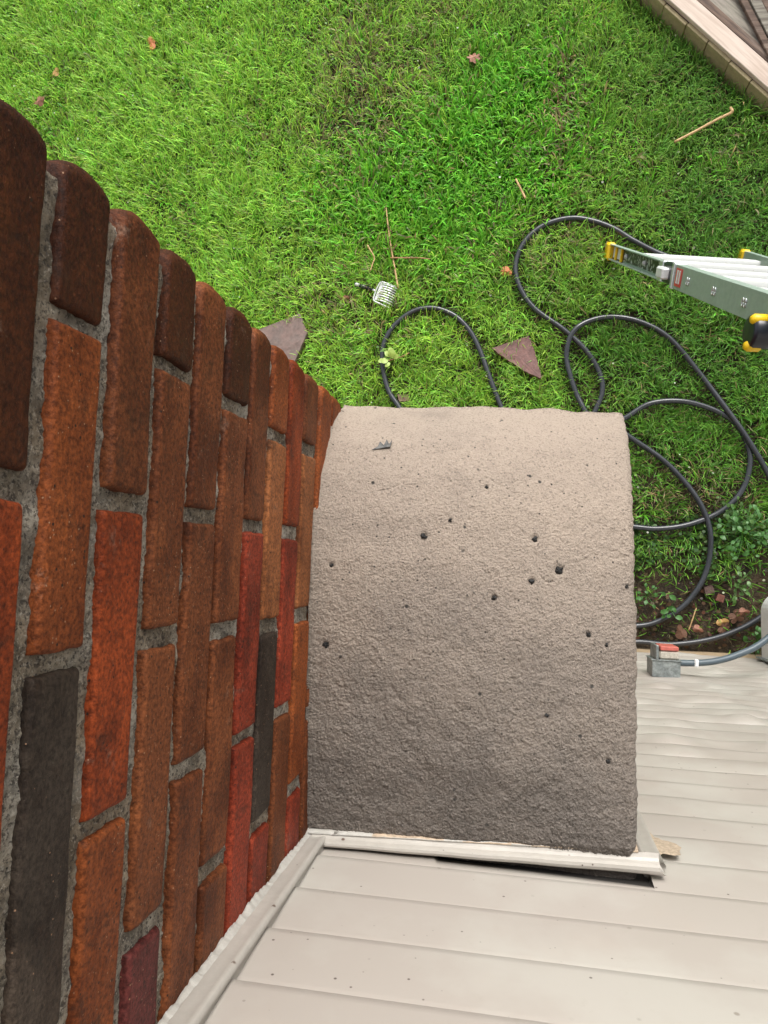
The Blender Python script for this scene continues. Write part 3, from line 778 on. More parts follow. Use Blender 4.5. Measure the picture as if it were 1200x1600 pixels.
for (Fo, dd, fl) in ((F1, d1, 1), (F2, d2, -1)):
    Mr = frame(Fo, dd, fl)       # local x = outward, y = depth, z = along
    h = .036
    # inner (base) rail: C channel open outwards
    g = G(); g.box((-.004, -h, 0), (0.000, h, 1.15), 0, Mr); g.box((0, -h, 0), (.022, -h + .004, 1.15), 0, Mr); g.box((0, h - .004, 0), (.022, h, 1.15), 0, Mr)
    ladd(g, 'base_rail', M_GRN)
    g = G(); g.box((-.012, -h - .006, -.055), (.030, h + .006, 0.028), .01, Mr); ladd(g, 'foot', M_YEL)
    for (a, b, mm_, nm) in ((.035, .10, M_LBL, 'label'), (.125, .21, M_LBL, 'label'), (.25, .66, M_BLKL, 'label'), (.68, .90, M_BLKL, 'label')):
        g = G(); g.box((.0005, -h + .012, a), (.002, h - .012, b), 0, Mr); ladd(g, nm, mm_)
    g = G(); g.box((.0005, -h + .005, .0285), (.0012, h - .005, .245), 0, Mr); ladd(g, 'label_backing', M_BLK)
    for a in (.105, .218):
        g = G(); g.box((.0, -h + .004, a), (.012, h - .004, a + .014), .002, Mr); ladd(g, 'yellow_band', M_YEL)
    # lock collar
    g = G(); g.box((-.006, -h - .003, .91), (.026, h + .003, .96), .004, Mr); ladd(g, 'lock_bracket', M_ALU)
    g = G(); g.box((.02, -.020, .98), (.055, .022, 1.065), .006, Mr); ladd(g, 'lock_block', M_LBL)
    g = G(); g.box((.0, -h, .98), (.03, h + .004, 1.10), .008, Mr); ladd(g, 'lock_housing', M_BLK)
    g = G(); g.box((-.012, -h - .008, 1.11), (.036, h + .010, 1.135), .003, Mr); ladd(g, 'collar', M_ALU)
    # outer rail: closed web outwards
    g = G(); h2 = .042
    g.box((.024, -h2, 1.135), (.029, h2, 2.02), .0008, Mr); g.box((-.008, -h2, 1.135), (.024, -h2 + .005, 2.02), .0008, Mr); g.box((-.008, h2 - .005, 1.135), (.024, h2, 2.02), .0008, Mr)
    ladd(g, 'outer_rail', M_GRN)
    g = G(); g.box((.0292, -.03, 1.15), (.031, .032, 1.22), 0, Mr); ladd(g, 'label', M_REDL)
    g = G(); g.box((.0312, -.02, 1.165), (.0322, .026, 1.182), 0, Mr); g.box((.0312, -.02, 1.19), (.0322, .026, 1.205), 0, Mr); ladd(g, 'label', M_LBL)
    for a in (1.29, 1.55, 1.80):
        g = G()
        for s_ in (-.009, .009):
            rp = [Mr @ Vector((.0305, .012 * math.sin(w) + s_ * .0, a + s_ + .006 * math.cos(w))) for w in np.linspace(0, 2 * math.pi, 14)]
            g.tube(rp, .0022, 6)
        ladd(g, 'rivet', M_ALU, True)
    # hinge: black drum with yellow lock buttons
    ch = Vector((.045, -.045 if fl == 1 else .045, 1.86))
    HZ = 1.955
    sgn = None
    best = None
    for yy3 in (-.062, .062):
        pw = Mr @ Vector((.05, yy3, HZ)); qv = (np.array(pw) - CPOS) @ RCAM.T; row = 800 - FPX * qv[1] / -qv[2]
        if best is None or row > best[0]: best = (row, yy3)
    yk = best[1]
    g = G(); g.cyl(Mr @ Vector((-.02, yk * .9, HZ)), Mr @ Vector((.066, yk * .9, HZ)), .046, 28, bev=.012); ladd(g, 'hinge', M_BLK, True)
    for (dy, dz, ln) in ((.0, .050, .03), (.0, -.050, .03), (.050 * np.sign(yk), 0, .026), (-.046 * np.sign(yk), -.018, .02)):
        pass
    sg = 1 if yk > 0 else -1
    for (aa2, xo) in ((25, 0), (165, 0), (95, -.05)):
        a = math.radians(aa2); cy, cz = yk * .9 + .038 * math.cos(a) * -sg, HZ + .038 * math.sin(a)
        g = G(); p0 = Mr @ Vector((.026 + xo, cy, cz)); p1 = Mr @ Vector((.072 + xo, cy, cz)); g.tube([p0, p0.lerp(p1, .15), p0.lerp(p1, .8), p1], [.008, .015, .015, .009], 14); ladd(g, 'hinge_button', M_YEL, True)
    g = G(); g.box((-.01, -h2 + .004, 2.025), (.030, h2 - .004, 4.0), .003, Mr); ladd(g, 'upper_rail', M_GRN)
# rungs
def onrail(Fo, dd, s_): return Vector(Fo) + Vector(dd) * s_
def rung(s_, name, w=.022, dpt=.0205, ins=.0, up=True):
    a = onrail(F1, d1, s_); b = onrail(F2, d2, s_ * d1[2] / d2[2])
    u_ = (b - a).normalized(); a = a - u_ * .012; b = b + u_ * .02 + Vector((0, .045, 0))
    zz_ = Vector((0, 0, 1)); nn_ = zz_.cross(u_).normalized()
    L_ = (b - a).length
    M_ = Matrix.Identity(4)
    for i in range(3): M_[i][0] = u_[i]; M_[i][1] = nn_[i]; M_[i][2] = zz_[i]; M_[i][3] = a[i]
    g = G(); V = []
    xs_ = [0, .015, .04, .08, L_ * .5, L_ - .08, L_ - .04, L_ - .015, L_]
    sc = [.35, .62, .9, 1, 1, 1, .9, .62, .35]
    prof = []
    for k in range(18):
        w_ = 2 * math.pi * k / 18
        prof.append((dpt * math.copysign(abs(math.cos(w_)) ** .75, math.cos(w_)), w * .5 * math.copysign(abs(math.sin(w_)) ** .6, math.sin(w_))))
    for x_, c_ in zip(xs_, sc):
        for (p_, q_) in prof: V.append(M_ @ Vector((x_, p_ * c_, q_ - (0 if up else 0))))
    m_ = 18
    Fs_ = [(i * m_ + j, i * m_ + (j + 1) % m_, (i + 1) * m_ + (j + 1) % m_, (i + 1) * m_ + j) for i in range(len(xs_) - 1) for j in range(m_)]
    Fs_.append(tuple(range(m_))[::-1]); Fs_.append(tuple((len(xs_) - 1) * m_ + j for j in range(m_)))
    g.add(V, Fs_); ladd(g, name, M_RUNG, True)
for s_ in (.30, .62, .94): rung(s_, 'rung')
for s_ in (1.24, 1.56): rung(s_, 'rung', .024, .024)
for s_ in (2.1, 2.4, 2.7, 3.0, 3.3, 3.6): rung(s_, 'rung')

# ------------------------------------------------------------------ hoses
M_HOSE = mat('hose_rubber', (0.034, 0.038, 0.044), 0.26, var=.15, vscale=6, bump=.1, bscale=200, spec=.6)
HZ0 = 0.048
H = [(1260, 470), (1180, 440), (1100, 415), (1040, 400), (993, 378), (960, 358), (925, 345), (890, 341), (850, 352), (820, 378), (806, 412), (811, 446), (835, 482), (882, 516), (918, 550), (938, 585), (941, 612), (932, 637), (905, 690), (850, 700), (800, 670), (782, 633),
     (766, 592), (751, 550), (735, 518), (712, 494), (683, 482), (655, 483), (630, 496), (609, 518), (598, 545), (599, 580), (608, 612), (626, 640), (660, 700), (720, 760), (800, 790), (870, 800), (930, 815), (990, 823), (1030, 826), (1078, 819), (1128, 798), (1160, 765), (1172, 722), (1166, 690), (1148, 660),
     (1112, 639), (1064, 627), (1015, 631), (977, 653), (945, 668), (925, 660), (905, 625), (892, 590), (885, 555), (893, 523), (917, 503), (955, 495), (1000, 503), (1045, 528), (1090, 580), (1130, 635), (1168, 690), (1202, 745), (1240, 830), (1250, 900), (1225, 940), (1200, 957), (1160, 981), (1110, 999), (1050, 1007), (997, 1003), (940, 1006), (905, 985), (935, 975), (997, 978), (1035, 968), (1072, 943), (1100, 902), (1110, 855), (1104, 810), (1078, 763), (1035, 718), (985, 684), (940, 655), (915, 680), (920, 730)]
hp = []
raw = []
for k, (c_, r_) in enumerate(H):
    raw.append(at(c_, r_, z=HZ0))
sp = spline(raw, 8)
# lift the later pass where the hose crosses itself
arr = np.array(sp); lift = np.zeros(len(arr)); lo = np.zeros(len(arr))
for i in range(0, len(arr)):
    dd_ = np.hypot(arr[:, 0] - arr[i, 0], arr[:, 1] - arr[i, 1]); far = np.arange(len(arr)) < i - 30
    if far.any():
        mn = dd_[far].min(); lift[i] = 0.025 * math.exp(-(mn / .03) ** 2)
lift = np.convolve(np.pad(lift, 6, mode='edge'), np.ones(13) / 13, 'valid') * 1.25
arr[:, 2] += lift + 0.008 * fbm(arr[:, 0] * 3, arr[:, 1] * 3, 0, 61)
g = G(); g.tube([tuple(p) for p in arr], 0.0134, 12)
hose = g.build('garden_hose', M_HOSE, None, True)
tag(hose, 'long dark grey garden hose lying in loose loops on the lawn', 'garden hose')
HOSE2D = arr[:, :2].copy()

# ------------------------------------------------------------------ stones
def stone(poly, th, zt, name, m, label, cat, group=None, seed=0):
    P2 = [at(c_, r_, z=zt)[:2] for c_, r_ in poly]
    out = []
    for i in range(len(P2)):
        a, b = P2[i], P2[(i + 1) % len(P2)]
        nn_ = max(2, int(np.linalg.norm(b - a) / .012))
        for k in range(nn_):
            p = a + (b - a) * k / nn_; w = .0035 * fbm(np.array([p[0] * 40]), np.array([p[1] * 40]), 0, 70 + seed)[0]
            out.append(p + np.array([w, w * .6]) * (0 if k == 0 else 1))
    c_ = np.mean(out, 0); n_ = len(out); V = []
    for (s_, zz_) in ((1.0, zt - th), (1.0, zt - .004), (.985, zt)):
        for p in out: V.append((*(c_ + (p - c_) * s_), zz_))
    rings = [.75, .5, .25]
    for s_ in rings:
        for p in out:
            q_ = c_ + (p - c_) * s_; V.append((*q_, zt + .003 * fbm(np.array([q_[0] * 25]), np.array([q_[1] * 25]), 0, 80 + seed)[0]))
    V.append((*c_, zt))
    Fs = [(L_ * n_ + k, L_ * n_ + (k + 1) % n_, (L_ + 1) * n_ + (k + 1) % n_, (L_ + 1) * n_ + k) for L_ in range(5) for k in range(n_)]
    Fs += [(5 * n_ + k, 5 * n_ + (k + 1) % n_, 6 * n_) for k in range(n_)]
    g = G(); g.add(V, Fs); o = g.build(name, m, None, False); tag(o, label, cat, group); return np.array(P2)
M_ST1 = mat('red_slate', (0.215, 0.115, 0.100), 0.7, var=.2, vscale=25, col2=(.16, .09, .08), bump=.6, bscale=110, specks=[(120, .9, (.1, .06, .055))])
M_ST2 = mat('brown_slate', (0.205, 0.14, 0.12), 0.65, var=.25, vscale=16, col2=(.15, .115, .10), bump=.5, bscale=80)
ST = []
ST.append(stone([(768, 544), (826, 524), (836, 550), (847, 592), (822, 581), (796, 565)], .04, .058, 'flagstone', M_ST1, 'triangular red stone slab lying in the grass inside the hose loops', 'stone slab', 'broken stone slabs on the lawn', 1))
ST.append(stone([(395, 518), (468, 489), (480, 520), (462, 562), (440, 600), (380, 600)], .04, .056, 'flagstone', M_ST2, 'brownish stone slab partly hidden behind the brick chimney', 'stone slab', 'broken stone slabs on the lawn', 2))
ST.append(stone([(1122, 927), (1133, 931), (1130, 942), (1118, 938)], .03, .03, 'brick_fragment', mat('frag', (.17, .065, .045), .8, var=.3, vscale=60), 'small red brick fragment on bare soil beside the hose', 'brick fragment', None, 3))
ST.append(stone([(621, 616), (638, 616), (640, 626), (624, 627)], .03, .03, 'pebble', mat('peb', (.30, .2, .15), .8, var=.3, vscale=60), 'pale brown pebble in the grass inside the left hose loop', 'pebble', None, 4))
ST.append(stone([(1100, 918), (1113, 914), (1118, 925), (1104, 931)], .03, .028, 'rock', mat('rck', (.10, .06, .05), .8, var=.3, vscale=60), 'small dark rock on bare soil near the brick fragment', 'rock', None, 5))

# ------------------------------------------------------------------ hand rake with black handle
a = at(553, 443, z=.06); b = at(585, 454, z=.06)
RK = empty('hand_rake', (float(b[0]), float(b[1]), .06), 'small metal hand rake with wide tines and black handle in the grass', 'hand rake')
fwd = np.array([b[0] - a[0], b[1] - a[1]]); fwd /= np.linalg.norm(fwd); RK.rotation_euler = (0, 0, math.atan2(fwd[1], fwd[0]))
M_STEEL = mat('steel', (.66, .68, .68), .35, metal=.35, var=.08, vscale=40)
g = G(); g.tube([(-.085, 0, 0), (-.07, 0, .001), (-.01, 0, 0)], [.009, .011, .0085], 12); g.build('handle', M_BLK, RK, True)
g = G(); g.tube([(-.112, 0, 0), (-.104, 0, 0), (-.085, 0, 0)], [.006, .010, .0085], 12); g.build('handle_cap', M_STEEL, RK, True)
g = G(); g.tube([(-.01, 0, 0), (.012, 0, .002)], .006, 10); g.tube(spline([(.10, .058, -.01), (.05, .056, .003), (.02, .052, .004), (.012, .035, .004), (.010, 0, .004), (.012, -.035, .004), (.02, -.052, .004), (.05, -.056, .003), (.11, -.058, -.01)], 6), .0042, 8)
g.build('frame', M_STEEL, RK, True)
for k in range(8):
    y_ = -.040 + .0125 * k + .001
    g = G(); g.box((.022, y_ - .0043, .002), (.055, y_ + .0043, .0045), .0006)
    g.tube([(.05, y_, .0035), (.085, y_, .002), (.108, y_, -.008), (.118, y_, -.026)], [.0043, .004, .0032, .0015], 8)
    g.build('tine', M_STEEL, RK)
g = G(); g.box((.019, -.046, .0046), (.034, .050, .0062), .0006); g.build('crossbar', M_STEEL, RK)

# ------------------------------------------------------------------ twigs
M_TW1 = mat('straw_stick', (.52, .34, .16), .6, var=.25, vscale=60)
M_TW2 = mat('brown_twig', (.36, .19, .09), .7, var=.3, vscale=60)
def twig(pts, r, m, label, zz_=.082, r1=None, fork=None):
    P = [at(c_, r_, z=zz_ + .004 * math.sin(i * 2.1)) for i, (c_, r_) in enumerate(pts)]
    s_ = spline(P, 5); n_ = len(s_)
    g = G(); g.tube(s_, [r + ((r1 or r) - r) * i / n_ + .0004 * math.sin(i * 1.7) for i in range(n_)], 7)
    tag(g.build('twig', m, None, True), label, 'twig', 'dry twigs scattered on the lawn')
twig([(1054, 222), (1085, 206), (1120, 187), (1141, 177), (1144, 173), (1141, 168)], .0065, M_TW1, 'straight straw-coloured stick with a hooked end near the deck', r1=.0075)
twig([(603, 322), (606, 350), (610, 380), (616, 415), (622, 450)], .0034, M_TW1, 'long thin upright stick ending at the hand rake', r1=.0050, zz_=.075)
twig([(610, 403), (635, 403), (655, 403), (672, 405)], .0045, M_TW2, 'short brown twig crossing the long thin stick', r1=.0028)
twig([(574, 383), (580, 393), (585, 403), (582, 413), (579, 423)], .0042, M_TW1, 'bent short twig left of the long stick', r1=.0028)
twig([(806, 280), (811, 290), (816, 300), (821, 310)], .005, M_TW1, 'short orange-tan twig in bright grass above the hose', r1=.006)
twig([(1076, 985), (1082, 968), (1088, 950)], .003, M_TW1, 'thin pale straw on the bare soil between two hose arcs', zz_=.035)

# ------------------------------------------------------------------ fallen leaves
def leaf(c_, r_, size, m, label, ang, lobes=5, zz_=.06, elong=1.3):
    p = at(c_, r_, z=zz_); V = [(0, 0, .004)]; n_ = 40
    for k in range(n_):
        a = 2 * math.pi * k / n_
        rr_ = size * (0.55 + 0.45 * abs(math.cos(a * lobes / 2)) ** .7)
        V.append((rr_ * math.cos(a) * elong, rr_ * math.sin(a), .006 * math.sin(a * 2 + 1) + random.uniform(-.001, .001)))
    g = G(); top = V; bot = [(x, y, z - .0012) for x, y, z in V]; N_ = len(V)
    Fs = [(0, k, k % n_ + 1) for k in range(1, n_ + 1)] + [(N_, N_ + k % n_ + 1, N_ + k) for k in range(1, n_ + 1)] + [(k, N_ + k, N_ + k % n_ + 1, k % n_ + 1) for k in range(1, n_ + 1)]
    g.add(top + bot, Fs)
    g.tube([(-size * elong * 1.5, 0.004, .004), (0, 0, .004)], .001, 5)
    o = g.build('fallen_leaf', m); o.location = p; o.rotation_euler = (.2, -.15, math.radians(ang))
    tag(o, label, 'leaf', 'dry leaves fallen on the lawn')
M_L1 = mat('orange_leaf', (.50, .17, .06), .6, var=.25, vscale=60); M_L2 = mat('brown_leaf', (.30, .135, .085), .6, var=.25, vscale=60)
M_L3 = mat('yellow_leaf', (.45, .27, .09), .6, var=.25, vscale=60); M_L4 = mat('dull_leaf', (.15, .075, .045), .7, var=.35, vscale=50)
leaf(237, 68, .028, M_L1, 'orange oval leaf alone in the bright grass at top left', 100, 2)
leaf(740, 90, .033, M_L2, 'reddish-brown lobed leaf in the grass at top centre', 185, 7, elong=1.1)
leaf(791, 424, .026, M_L1, 'orange leaf just left of the upper hose loop', -30, 3)
leaf(62, 158, .028, M_L2, 'brown leaf beside the top brick of the chimney', 20, 4)
leaf(87, 113, .02, M_L3, 'tiny yellow leaf near the top left chimney bricks', 60, 3)
leaf(540, 466, .018, M_L2, 'small rusty leaf left of the hand rake', 10, 3, zz_=.04)
leaf(1129, 972, .022, M_L3, 'yellow leaf on bare soil just above the lowest hose', 15, 2, zz_=.03)
leaf(1131, 981, .026, M_L4, 'rust-brown leaf under the yellow leaf by the lowest hose', 60, 5, zz_=.024)
leaf(1064, 988, .030, M_L4, 'curled tan leaf on soil between two hose arcs', 110, 3, zz_=.03)
leaf(1152, 963, .034, M_L4, 'broad rust-coloured leaf on soil right of the yellow leaf', 30, 5, zz_=.03)
leaf(1162, 956, .02, M_L2, 'small pink-brown leaf on top of the broad rust leaf', 5, 3, zz_=.04)
leaf(1090, 983, .02, M_L2, 'small pinkish leaf on soil above the lowest hose', -20, 3, zz_=.03)

# ------------------------------------------------------------------ green sprig on the hose
M_LG = mat('pale_green_leaf', (.30, .42, .08), .45, var=.15, vscale=50)
SP = empty('leafy_sprig', tuple(float(v) for v in at(612, 560, z=.075)), 'yellow-green leafy sprig lying across the left hose loop', 'sprig')
def leafpart(parent, loc, size, ang, m, name='leaf', tilt=.2, w=.7):
    V = []; n_ = 7
    for k in range(n_ + 1):
        t = k / n_; ww = size * w * .5 * math.sin(math.pi * min(t * .92 + .04, 1)) ** .8; zz_ = .12 * size * math.sin(math.pi * t)
        V += [(t * size, -ww, zz_), (t * size, 0, zz_ - .05 * size), (t * size, ww, zz_)]
    Fs = [(i * 3 + j, i * 3 + 3 + j, i * 3 + 4 + j, i * 3 + j + 1) for i in range(n_) for j in range(2)]
    g = G(); g.add(V, Fs)
    if parent is None: return V, Fs
    o = g.build(name, m, parent, True); o.location = loc; o.rotation_euler = (tilt, -tilt, math.radians(ang)); return o
for (x_, y_, s_, a_) in [(0, 0, .062, 80), (-.005, .01, .055, 140), (-.02, -.015, .055, 195), (-.01, -.03, .045, 230), (.015, -.005, .045, 40), (-.045, -.02, .045, 180), (.0, .03, .045, 110)]:
    leafpart(SP, (x_ * .8, y_ * .8, .004 + s_ * .1), s_ * .72, a_, M_LG, w=.85)
g = G(); g.tube(spline([(-.03, -.015, 0), (.02, -.002, .003), (.05, .008, 0), (.09, .03, -.006)], 5), .0028, 7); g.build('stem', M_TW2, SP, True)

# ------------------------------------------------------------------ leafy weeds
M_WD = mat('weed_leaf', (.05, .155, .028), .45, var=.25, vscale=40)
def weed(c_, r_, n_, size, spread, m, label, seed):
    rnd = random.Random(seed); p = at(c_, r_, z=0.02)
    W_ = empty('weed', tuple(float(v) for v in p), label, 'weed', 'leafy weeds along the bare soil')
    g = G(); st = G()
    for k in range(n_):
        a = rnd.uniform(0, 360); rr_ = spread * math.sqrt(rnd.random()); hh = rnd.uniform(.02, .09)
        V, Fs = leafpart(None, None, size * rnd.uniform(.6, 1.2), 0, None, w=.7)
        M_ = Matrix.Translation((rr_ * math.cos(a), rr_ * math.sin(a), hh)) @ Matrix.Rotation(rnd.uniform(0, 6.3), 4, 'Z') @ Matrix.Rotation(rnd.uniform(-.5, .4), 4, 'Y') @ Matrix.Rotation(rnd.uniform(-.4, .4), 4, 'X')
        g.add([tuple(M_ @ Vector(v)) for v in V], Fs)
        st.tube([(0, 0, 0), (rr_ * math.cos(a) * .5, rr_ * math.sin(a) * .5, hh * .7), (rr_ * math.cos(a), rr_ * math.sin(a), hh)], .0014, 5)
    g.build('leaves', m, W_, True); st.build('stems', m, W_, True)
M_WD2 = mat('weed_leaf_light', (.075, .165, .035), .45, var=.25, vscale=40)
weed(1160, 835, 70, .027, .13, M_WD, 'bright green broad-leaved weed at the right of the hose arc', 1)
weed(1148, 800, 26, .024, .07, M_WD2, 'lighter small weed just above the big leafy weed', 2)
weed(1045, 950, 8, .03, .05, M_WD, 'single dark weed on soil inside the lowest hose arc', 3)
weed(1183, 1000, 18, .03, .07, M_WD, 'green weed beside the white housing at the wall', 4)
weed(1150, 915, 18, .024, .08, M_WD2, 'light weed above the brick fragment on bare soil', 5)
weed(1010, 930, 12, .024, .06, M_WD, 'dark weed close to the cement shoulder edge', 6)

# ------------------------------------------------------------------ lawn
def ell(x, y, c_, r_, rx, ry):
    p = at(c_, r_, z=0); d_ = ((x - p[0]) / rx) ** 2 + ((y - p[1]) / ry) ** 2
    return np.exp(-d_)
XA, XBB, YA, YB = -4.3, 3.4, 0.02, 5.4
def lawn_fields(x, y):
    nz = fbm(x * 1.6, y * 1.6, 0, 101, 4); nz2 = fbm(x * 5, y * 5, 0, 105, 3)
    bright = np.clip(ell(x, y, 805, 190, .33, .36) * 1.5 + ell(x, y, 640, 300, .6, .30) * 1.2 + ell(x, y, 700, 380, .35, .25) * .5 + nz2 * .45 - .12, 0, 1)
    lefty = np.clip(0.60 - 0.50 * (x - 0.0) + .45 * nz + .4 * nz2 + 0.12 * (y - 1.5), 0, 1)        # lighter, yellower grass towards the left
    dry = np.clip(ell(x, y, 560, 130, .22, .4) * .75 + ell(x, y, 660, 100, .12, .12) * .6 + ell(x, y, 880, 170, .10, .3) * .7 + ell(x, y, 850, 390, .3, .2) * .4
                  + ell(x, y, 1080, 775, .3, .14) * .7 + ell(x, y, 480, 215, .3, .1) * .3 + ell(x, y, 690, 15, .2, .12) * .5 + ell(x, y, 540, 470, .35, .15) * .35 + .5 * np.clip(nz2 - .25, 0, 1), 0, 1)
    soil = np.clip((0.66 - y + .10 * nz2 + .12 * (nz)) / 0.3, 0, 1) * (x > 0.3) + np.clip(1 - y / .2, 0, 1)
    soil = np.clip(soil, 0, 1)
    dark = np.clip(ell(x, y, 1100, 80, .5, .5) * .8 + ell(x, y, 1180, 330, .5, .5) * .6 + ell(x, y, 1060, 560, .5, .5) * .5, 0, 1)
    return bright, lefty, dry, soil, dark
def blades(n_, seed, xr, yr, dens=1.0):
    R_ = np.random.default_rng(seed)
    x = R_.uniform(*xr, n_); y = R_.uniform(*yr, n_)
    bright, lefty, dry, soil, dark = lawn_fields(x, y)
    clump = fbm(x * 22, y * 22, 0, 120, 2)
    keep = R_.random(n_) < (1 - .88 * soil) * (1 - .35 * dry) * (.75 + .35 * clump) * dens
    # objects flatten or hide the grass below them
    dmin = np.full(n_, 9.0)
    hh = HOSE2D[::3]
    for i in range(0, len(hh), 40):
        seg = hh[i:i + 40]
        m_ = (x > seg[:, 0].min() - .05) & (x < seg[:, 0].max() + .05) & (y > seg[:, 1].min() - .05) & (y < seg[:, 1].max() + .05)
        idx = np.where(m_)[0]
        if len(idx):
            dm = np.sqrt(((x[idx, None] - seg[None, :, 0]) ** 2 + (y[idx, None] - seg[None, :, 1]) ** 2).min(1)); dmin[idx] = np.minimum(dmin[idx], dm)
    keep &= ~((x > XB) & (x < WS) & (y < D))
    for P2 in ST:
        inside = np.ones(n_, bool); cxy = P2.mean(0)
        for k in range(len(P2)):
            a_, b_ = P2[k], P2[(k + 1) % len(P2)]; s0 = np.sign((b_[0] - a_[0]) * (cxy[1] - a_[1]) - (b_[1] - a_[1]) * (cxy[0] - a_[0]))
            inside &= ((b_[0] - a_[0]) * (y - a_[1]) - (b_[1] - a_[1]) * (x - a_[0])) * s0 > 0
        keep &= ~inside
    dk = (x - A[0]) * nd[0] + (y - A[1]) * nd[1]
    keep &= dk < -0.004
    x, y = x[keep], y[keep]; dmin = dmin[keep]
    bright, lefty, dry, soil, dark = (v[keep] for v in (bright, lefty, dry, soil, dark))
    n_ = len(x)
    kind = R_.random(n_)
    coarse = kind < bright * .8
    L_ = R_.uniform(.04, .11, n_) * (1 + .35 * fbm(x * 3, y * 3, 0, 130)) * (1 - .3 * soil); L_[coarse] *= 1.05
    wd = np.where(coarse, R_.uniform(.006, .0105, n_), R_.uniform(.0024, .0048, n_))
    L_ *= np.where(dmin < .045, .32, 1)
    lean = np.clip(R_.normal(.62, .2, n_), .1, .98)
    fld = 2 * math.pi * fbm(x * 4, y * 4, 0, 140, 2) * 1.6
    az = np.where(R_.random(n_) < .55, fld + R_.normal(0, .7, n_), R_.uniform(0, 2 * math.pi, n_))
    hx, hy = np.cos(az), np.sin(az); sx, sy = -hy, hx
    z0 = np.full(n_, -.004)
    hgt = L_ * np.sqrt(1 - lean ** 2 * .92)
    V = np.zeros((n_, 7, 3), np.float32)
    for k, (t, wf) in enumerate(((0, .8), (.4, 1.0), (.75, .7))):
        cx = x + hx * L_ * lean * t ** 1.5; cy = y + hy * L_ * lean * t ** 1.5; cz = z0 + hgt * (1 - (1 - t) ** 1.7)
        V[:, 2 * k, 0] = cx - sx * wd * wf / 2; V[:, 2 * k, 1] = cy - sy * wd * wf / 2; V[:, 2 * k, 2] = cz
        V[:, 2 * k + 1, 0] = cx + sx * wd * wf / 2; V[:, 2 * k + 1, 1] = cy + sy * wd * wf / 2; V[:, 2 * k + 1, 2] = cz + wd * .25
    V[:, 6, 0] = x + hx * L_ * lean; V[:, 6, 1] = y + hy * L_ * lean; V[:, 6, 2] = z0 + hgt * .97 - .006 * lean
    cg = np.array([.150, .360, .040]); cy_ = np.array([.360, .640, .080]); cb = np.array([.200, .570, .040]); cd_ = np.array([.085, .210, .040]); cs = np.array([.36, .30, .15])
    col = cg[None] * (1 - lefty[:, None]) + cy_[None] * lefty[:, None]
    col = col * (1 - dark[:, None] * .6) + cd_[None] * dark[:, None] * .6
    col = np.where(coarse[:, None], cb[None] * (1 - .35 * R_.random(n_)[:, None]), col)
    isdry = R_.random(n_) < dry * .65 + .05
    col = np.where(isdry[:, None], cs[None] * R_.uniform(.5, 1.1, n_)[:, None], col)
    col = col * (R_.uniform(.58, 1.28, n_) + .6 * (R_.random(n_) < .14))[:, None]
    col[:, 0] *= R_.uniform(.75, 1.25, n_)
    C_ = np.ones((n_, 7, 4), np.float32); C_[:, :, :3] = col[:, None, :]
    i0 = (np.arange(n_) * 7)[:, None]
    F_ = np.concatenate([i0 + np.array([0, 1, 3]), i0 + np.array([0, 3, 2]), i0 + np.array([2, 3, 5]), i0 + np.array([2, 5, 4]), i0 + np.array([4, 5, 6])], 1).reshape(-1, 3)
    return V.reshape(-1, 3), F_, C_.reshape(-1, 4)
parts = [blades(430000, 1, (-3.3, 2.1), (YA, 4.2)), blades(60000, 2, (-5.5, -3.3), (-1.0, 5.6)), blades(50000, 3, (-3.3, 2.1), (4.2, 6.2)), blades(40000, 4, (2.1, 4.4), (YA, 5.6))]
V = np.concatenate([p[0] for p in parts]); o_ = np.cumsum([0] + [len(p[0]) for p in parts][:-1]); Fa = np.concatenate([p[1] + o for p, o in zip(parts, o_)]); Ca = np.concatenate([p[2] for p in parts])
me = bpy.data.meshes.new('grass'); fast_mesh(me, V, Fa); me.materials.append(M_GRASS)
ca = me.color_attributes.new('bcol', 'FLOAT_COLOR', 'POINT'); ca.data.foreach_set('color', Ca.ravel()); me.update()
grass = bpy.data.objects.new('grass', me); COL.objects.link(grass)
tag(grass, 'uneven green lawn of mixed fine and coarse grass blades', 'grass', kind='stuff')

# clover and small round leaves among the grass, one sheet of foliage
def discs(n_, seed, fld, size, zr, cols, nv=6):
    R_ = np.random.default_rng(seed); x = R_.uniform(-3.3, 2.1, n_); y = R_.uniform(YA, 4.2, n_)
    k = (R_.random(n_) < fld(x, y)) & ~((x > XB) & (x < WS) & (y < D)) & (((x - A[0]) * nd[0] + (y - A[1]) * nd[1]) < -.01); x, y = x[k], y[k]; n_ = len(x)
    s_ = R_.uniform(*size, n_); z = R_.uniform(*zr, n_); tx = R_.normal(0, .35, n_); ty = R_.normal(0, .35, n_)
    ph = R_.uniform(0, 6.28, n_); V = np.zeros((n_, nv, 3), np.float32)
    for j in range(nv):
        a = 2 * math.pi * j / nv; ca_, sa_ = np.cos(a + ph) * s_, np.sin(a + ph) * s_ * .85
        V[:, j, 0] = x + ca_; V[:, j, 1] = y + sa_; V[:, j, 2] = z + ca_ * tx + sa_ * ty
    c_ = np.array(cols)[R_.integers(0, len(cols), n_)] * R_.uniform(.7, 1.25, n_)[:, None]
    C_ = np.ones((n_, nv, 4), np.float32); C_[:, :, :3] = c_[:, None]
    F_ = ((np.arange(n_) * nv)[:, None, None] + np.array([[0, i, i + 1] for i in range(1, nv - 1)])[None]).reshape(-1, 3)
    return V.reshape(-1, 3), F_, C_.reshape(-1, 4)
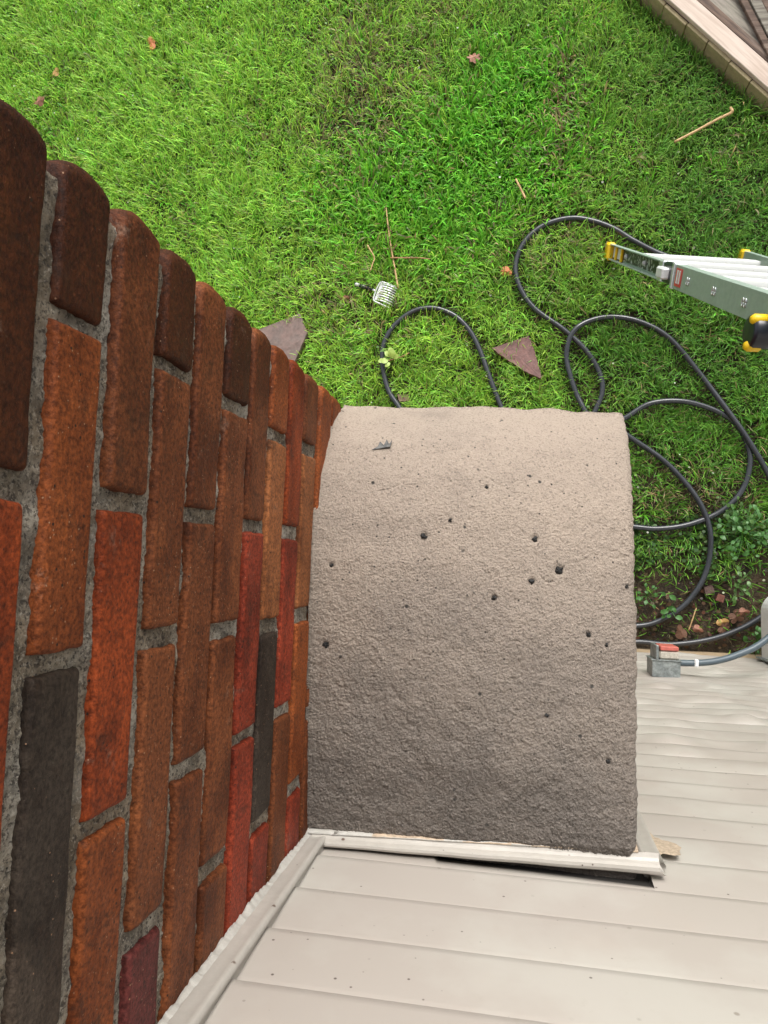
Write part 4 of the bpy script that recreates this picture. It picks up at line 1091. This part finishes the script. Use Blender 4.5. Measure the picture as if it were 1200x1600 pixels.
def fc(x, y):
    b, l, dr, so, dk = lawn_fields(x, y); return np.clip(.10 + .5 * l * (fbm(x * 3, y * 3, 0, 150) > 0.0) + .25 * (fbm(x * 4, y * 4, 0, 151) > .25), 0, 1) * (1 - so)
def fs(x, y):
    b, l, dr, so, dk = lawn_fields(x, y); return np.clip((so > .05) * (so < .85) * (x > .35) * (.12 + .8 * (fbm(x * 7, y * 7, 0, 160) > -.05)) + .0, 0, 1)
dp = [discs(42000, 5, fc, (.004, .0085), (.02, .05), [(.12, .30, .035), (.17, .36, .05), (.09, .22, .03)]),
      discs(150000, 6, fs, (.005, .012), (.008, .05), [(.07, .17, .03), (.045, .12, .025), (.11, .2, .04), (.04, .09, .02)]),
      discs(260, 7, lambda x, y: 0 * x + .9, (.004, .007), (.045, .06), [(.7, .72, .62), (.55, .62, .4)])]
V = np.concatenate([p[0] for p in dp]); o_ = np.cumsum([0] + [len(p[0]) for p in dp][:-1]); Fa = np.concatenate([p[1] + o for p, o in zip(dp, o_)]); Ca = np.concatenate([p[2] for p in dp])
me = bpy.data.meshes.new('clover'); fast_mesh(me, V, Fa); me.materials.append(M_GRASS)
ca = me.color_attributes.new('bcol', 'FLOAT_COLOR', 'POINT'); ca.data.foreach_set('color', Ca.ravel()); me.update()
cl = bpy.data.objects.new('clover', me); COL.objects.link(cl)
tag(cl, 'small round clover leaves and white flower heads among the grass', 'clover', kind='stuff')
# litter of bark and dead leaf bits on the bare soil
def fl(x, y):
    b, l, dr, so, dk = lawn_fields(x, y); return so * (x > .35) * .9 + .02 * dr
lp = discs(26000, 8, fl, (.004, .012), (.0, .022), [(.12, .07, .04), (.07, .042, .028), (.17, .12, .07), (.15, .065, .04), (.03, .022, .016)], 5)
me = bpy.data.meshes.new('leaf_litter'); fast_mesh(me, lp[0], lp[1]); me.materials.append(M_GRASS)
ca = me.color_attributes.new('bcol', 'FLOAT_COLOR', 'POINT'); ca.data.foreach_set('color', lp[2].ravel()); me.update()
ll = bpy.data.objects.new('leaf_litter', me); COL.objects.link(ll)
tag(ll, 'brown leaf litter and bark scraps on the bare soil by the wall', 'leaf litter', kind='stuff')
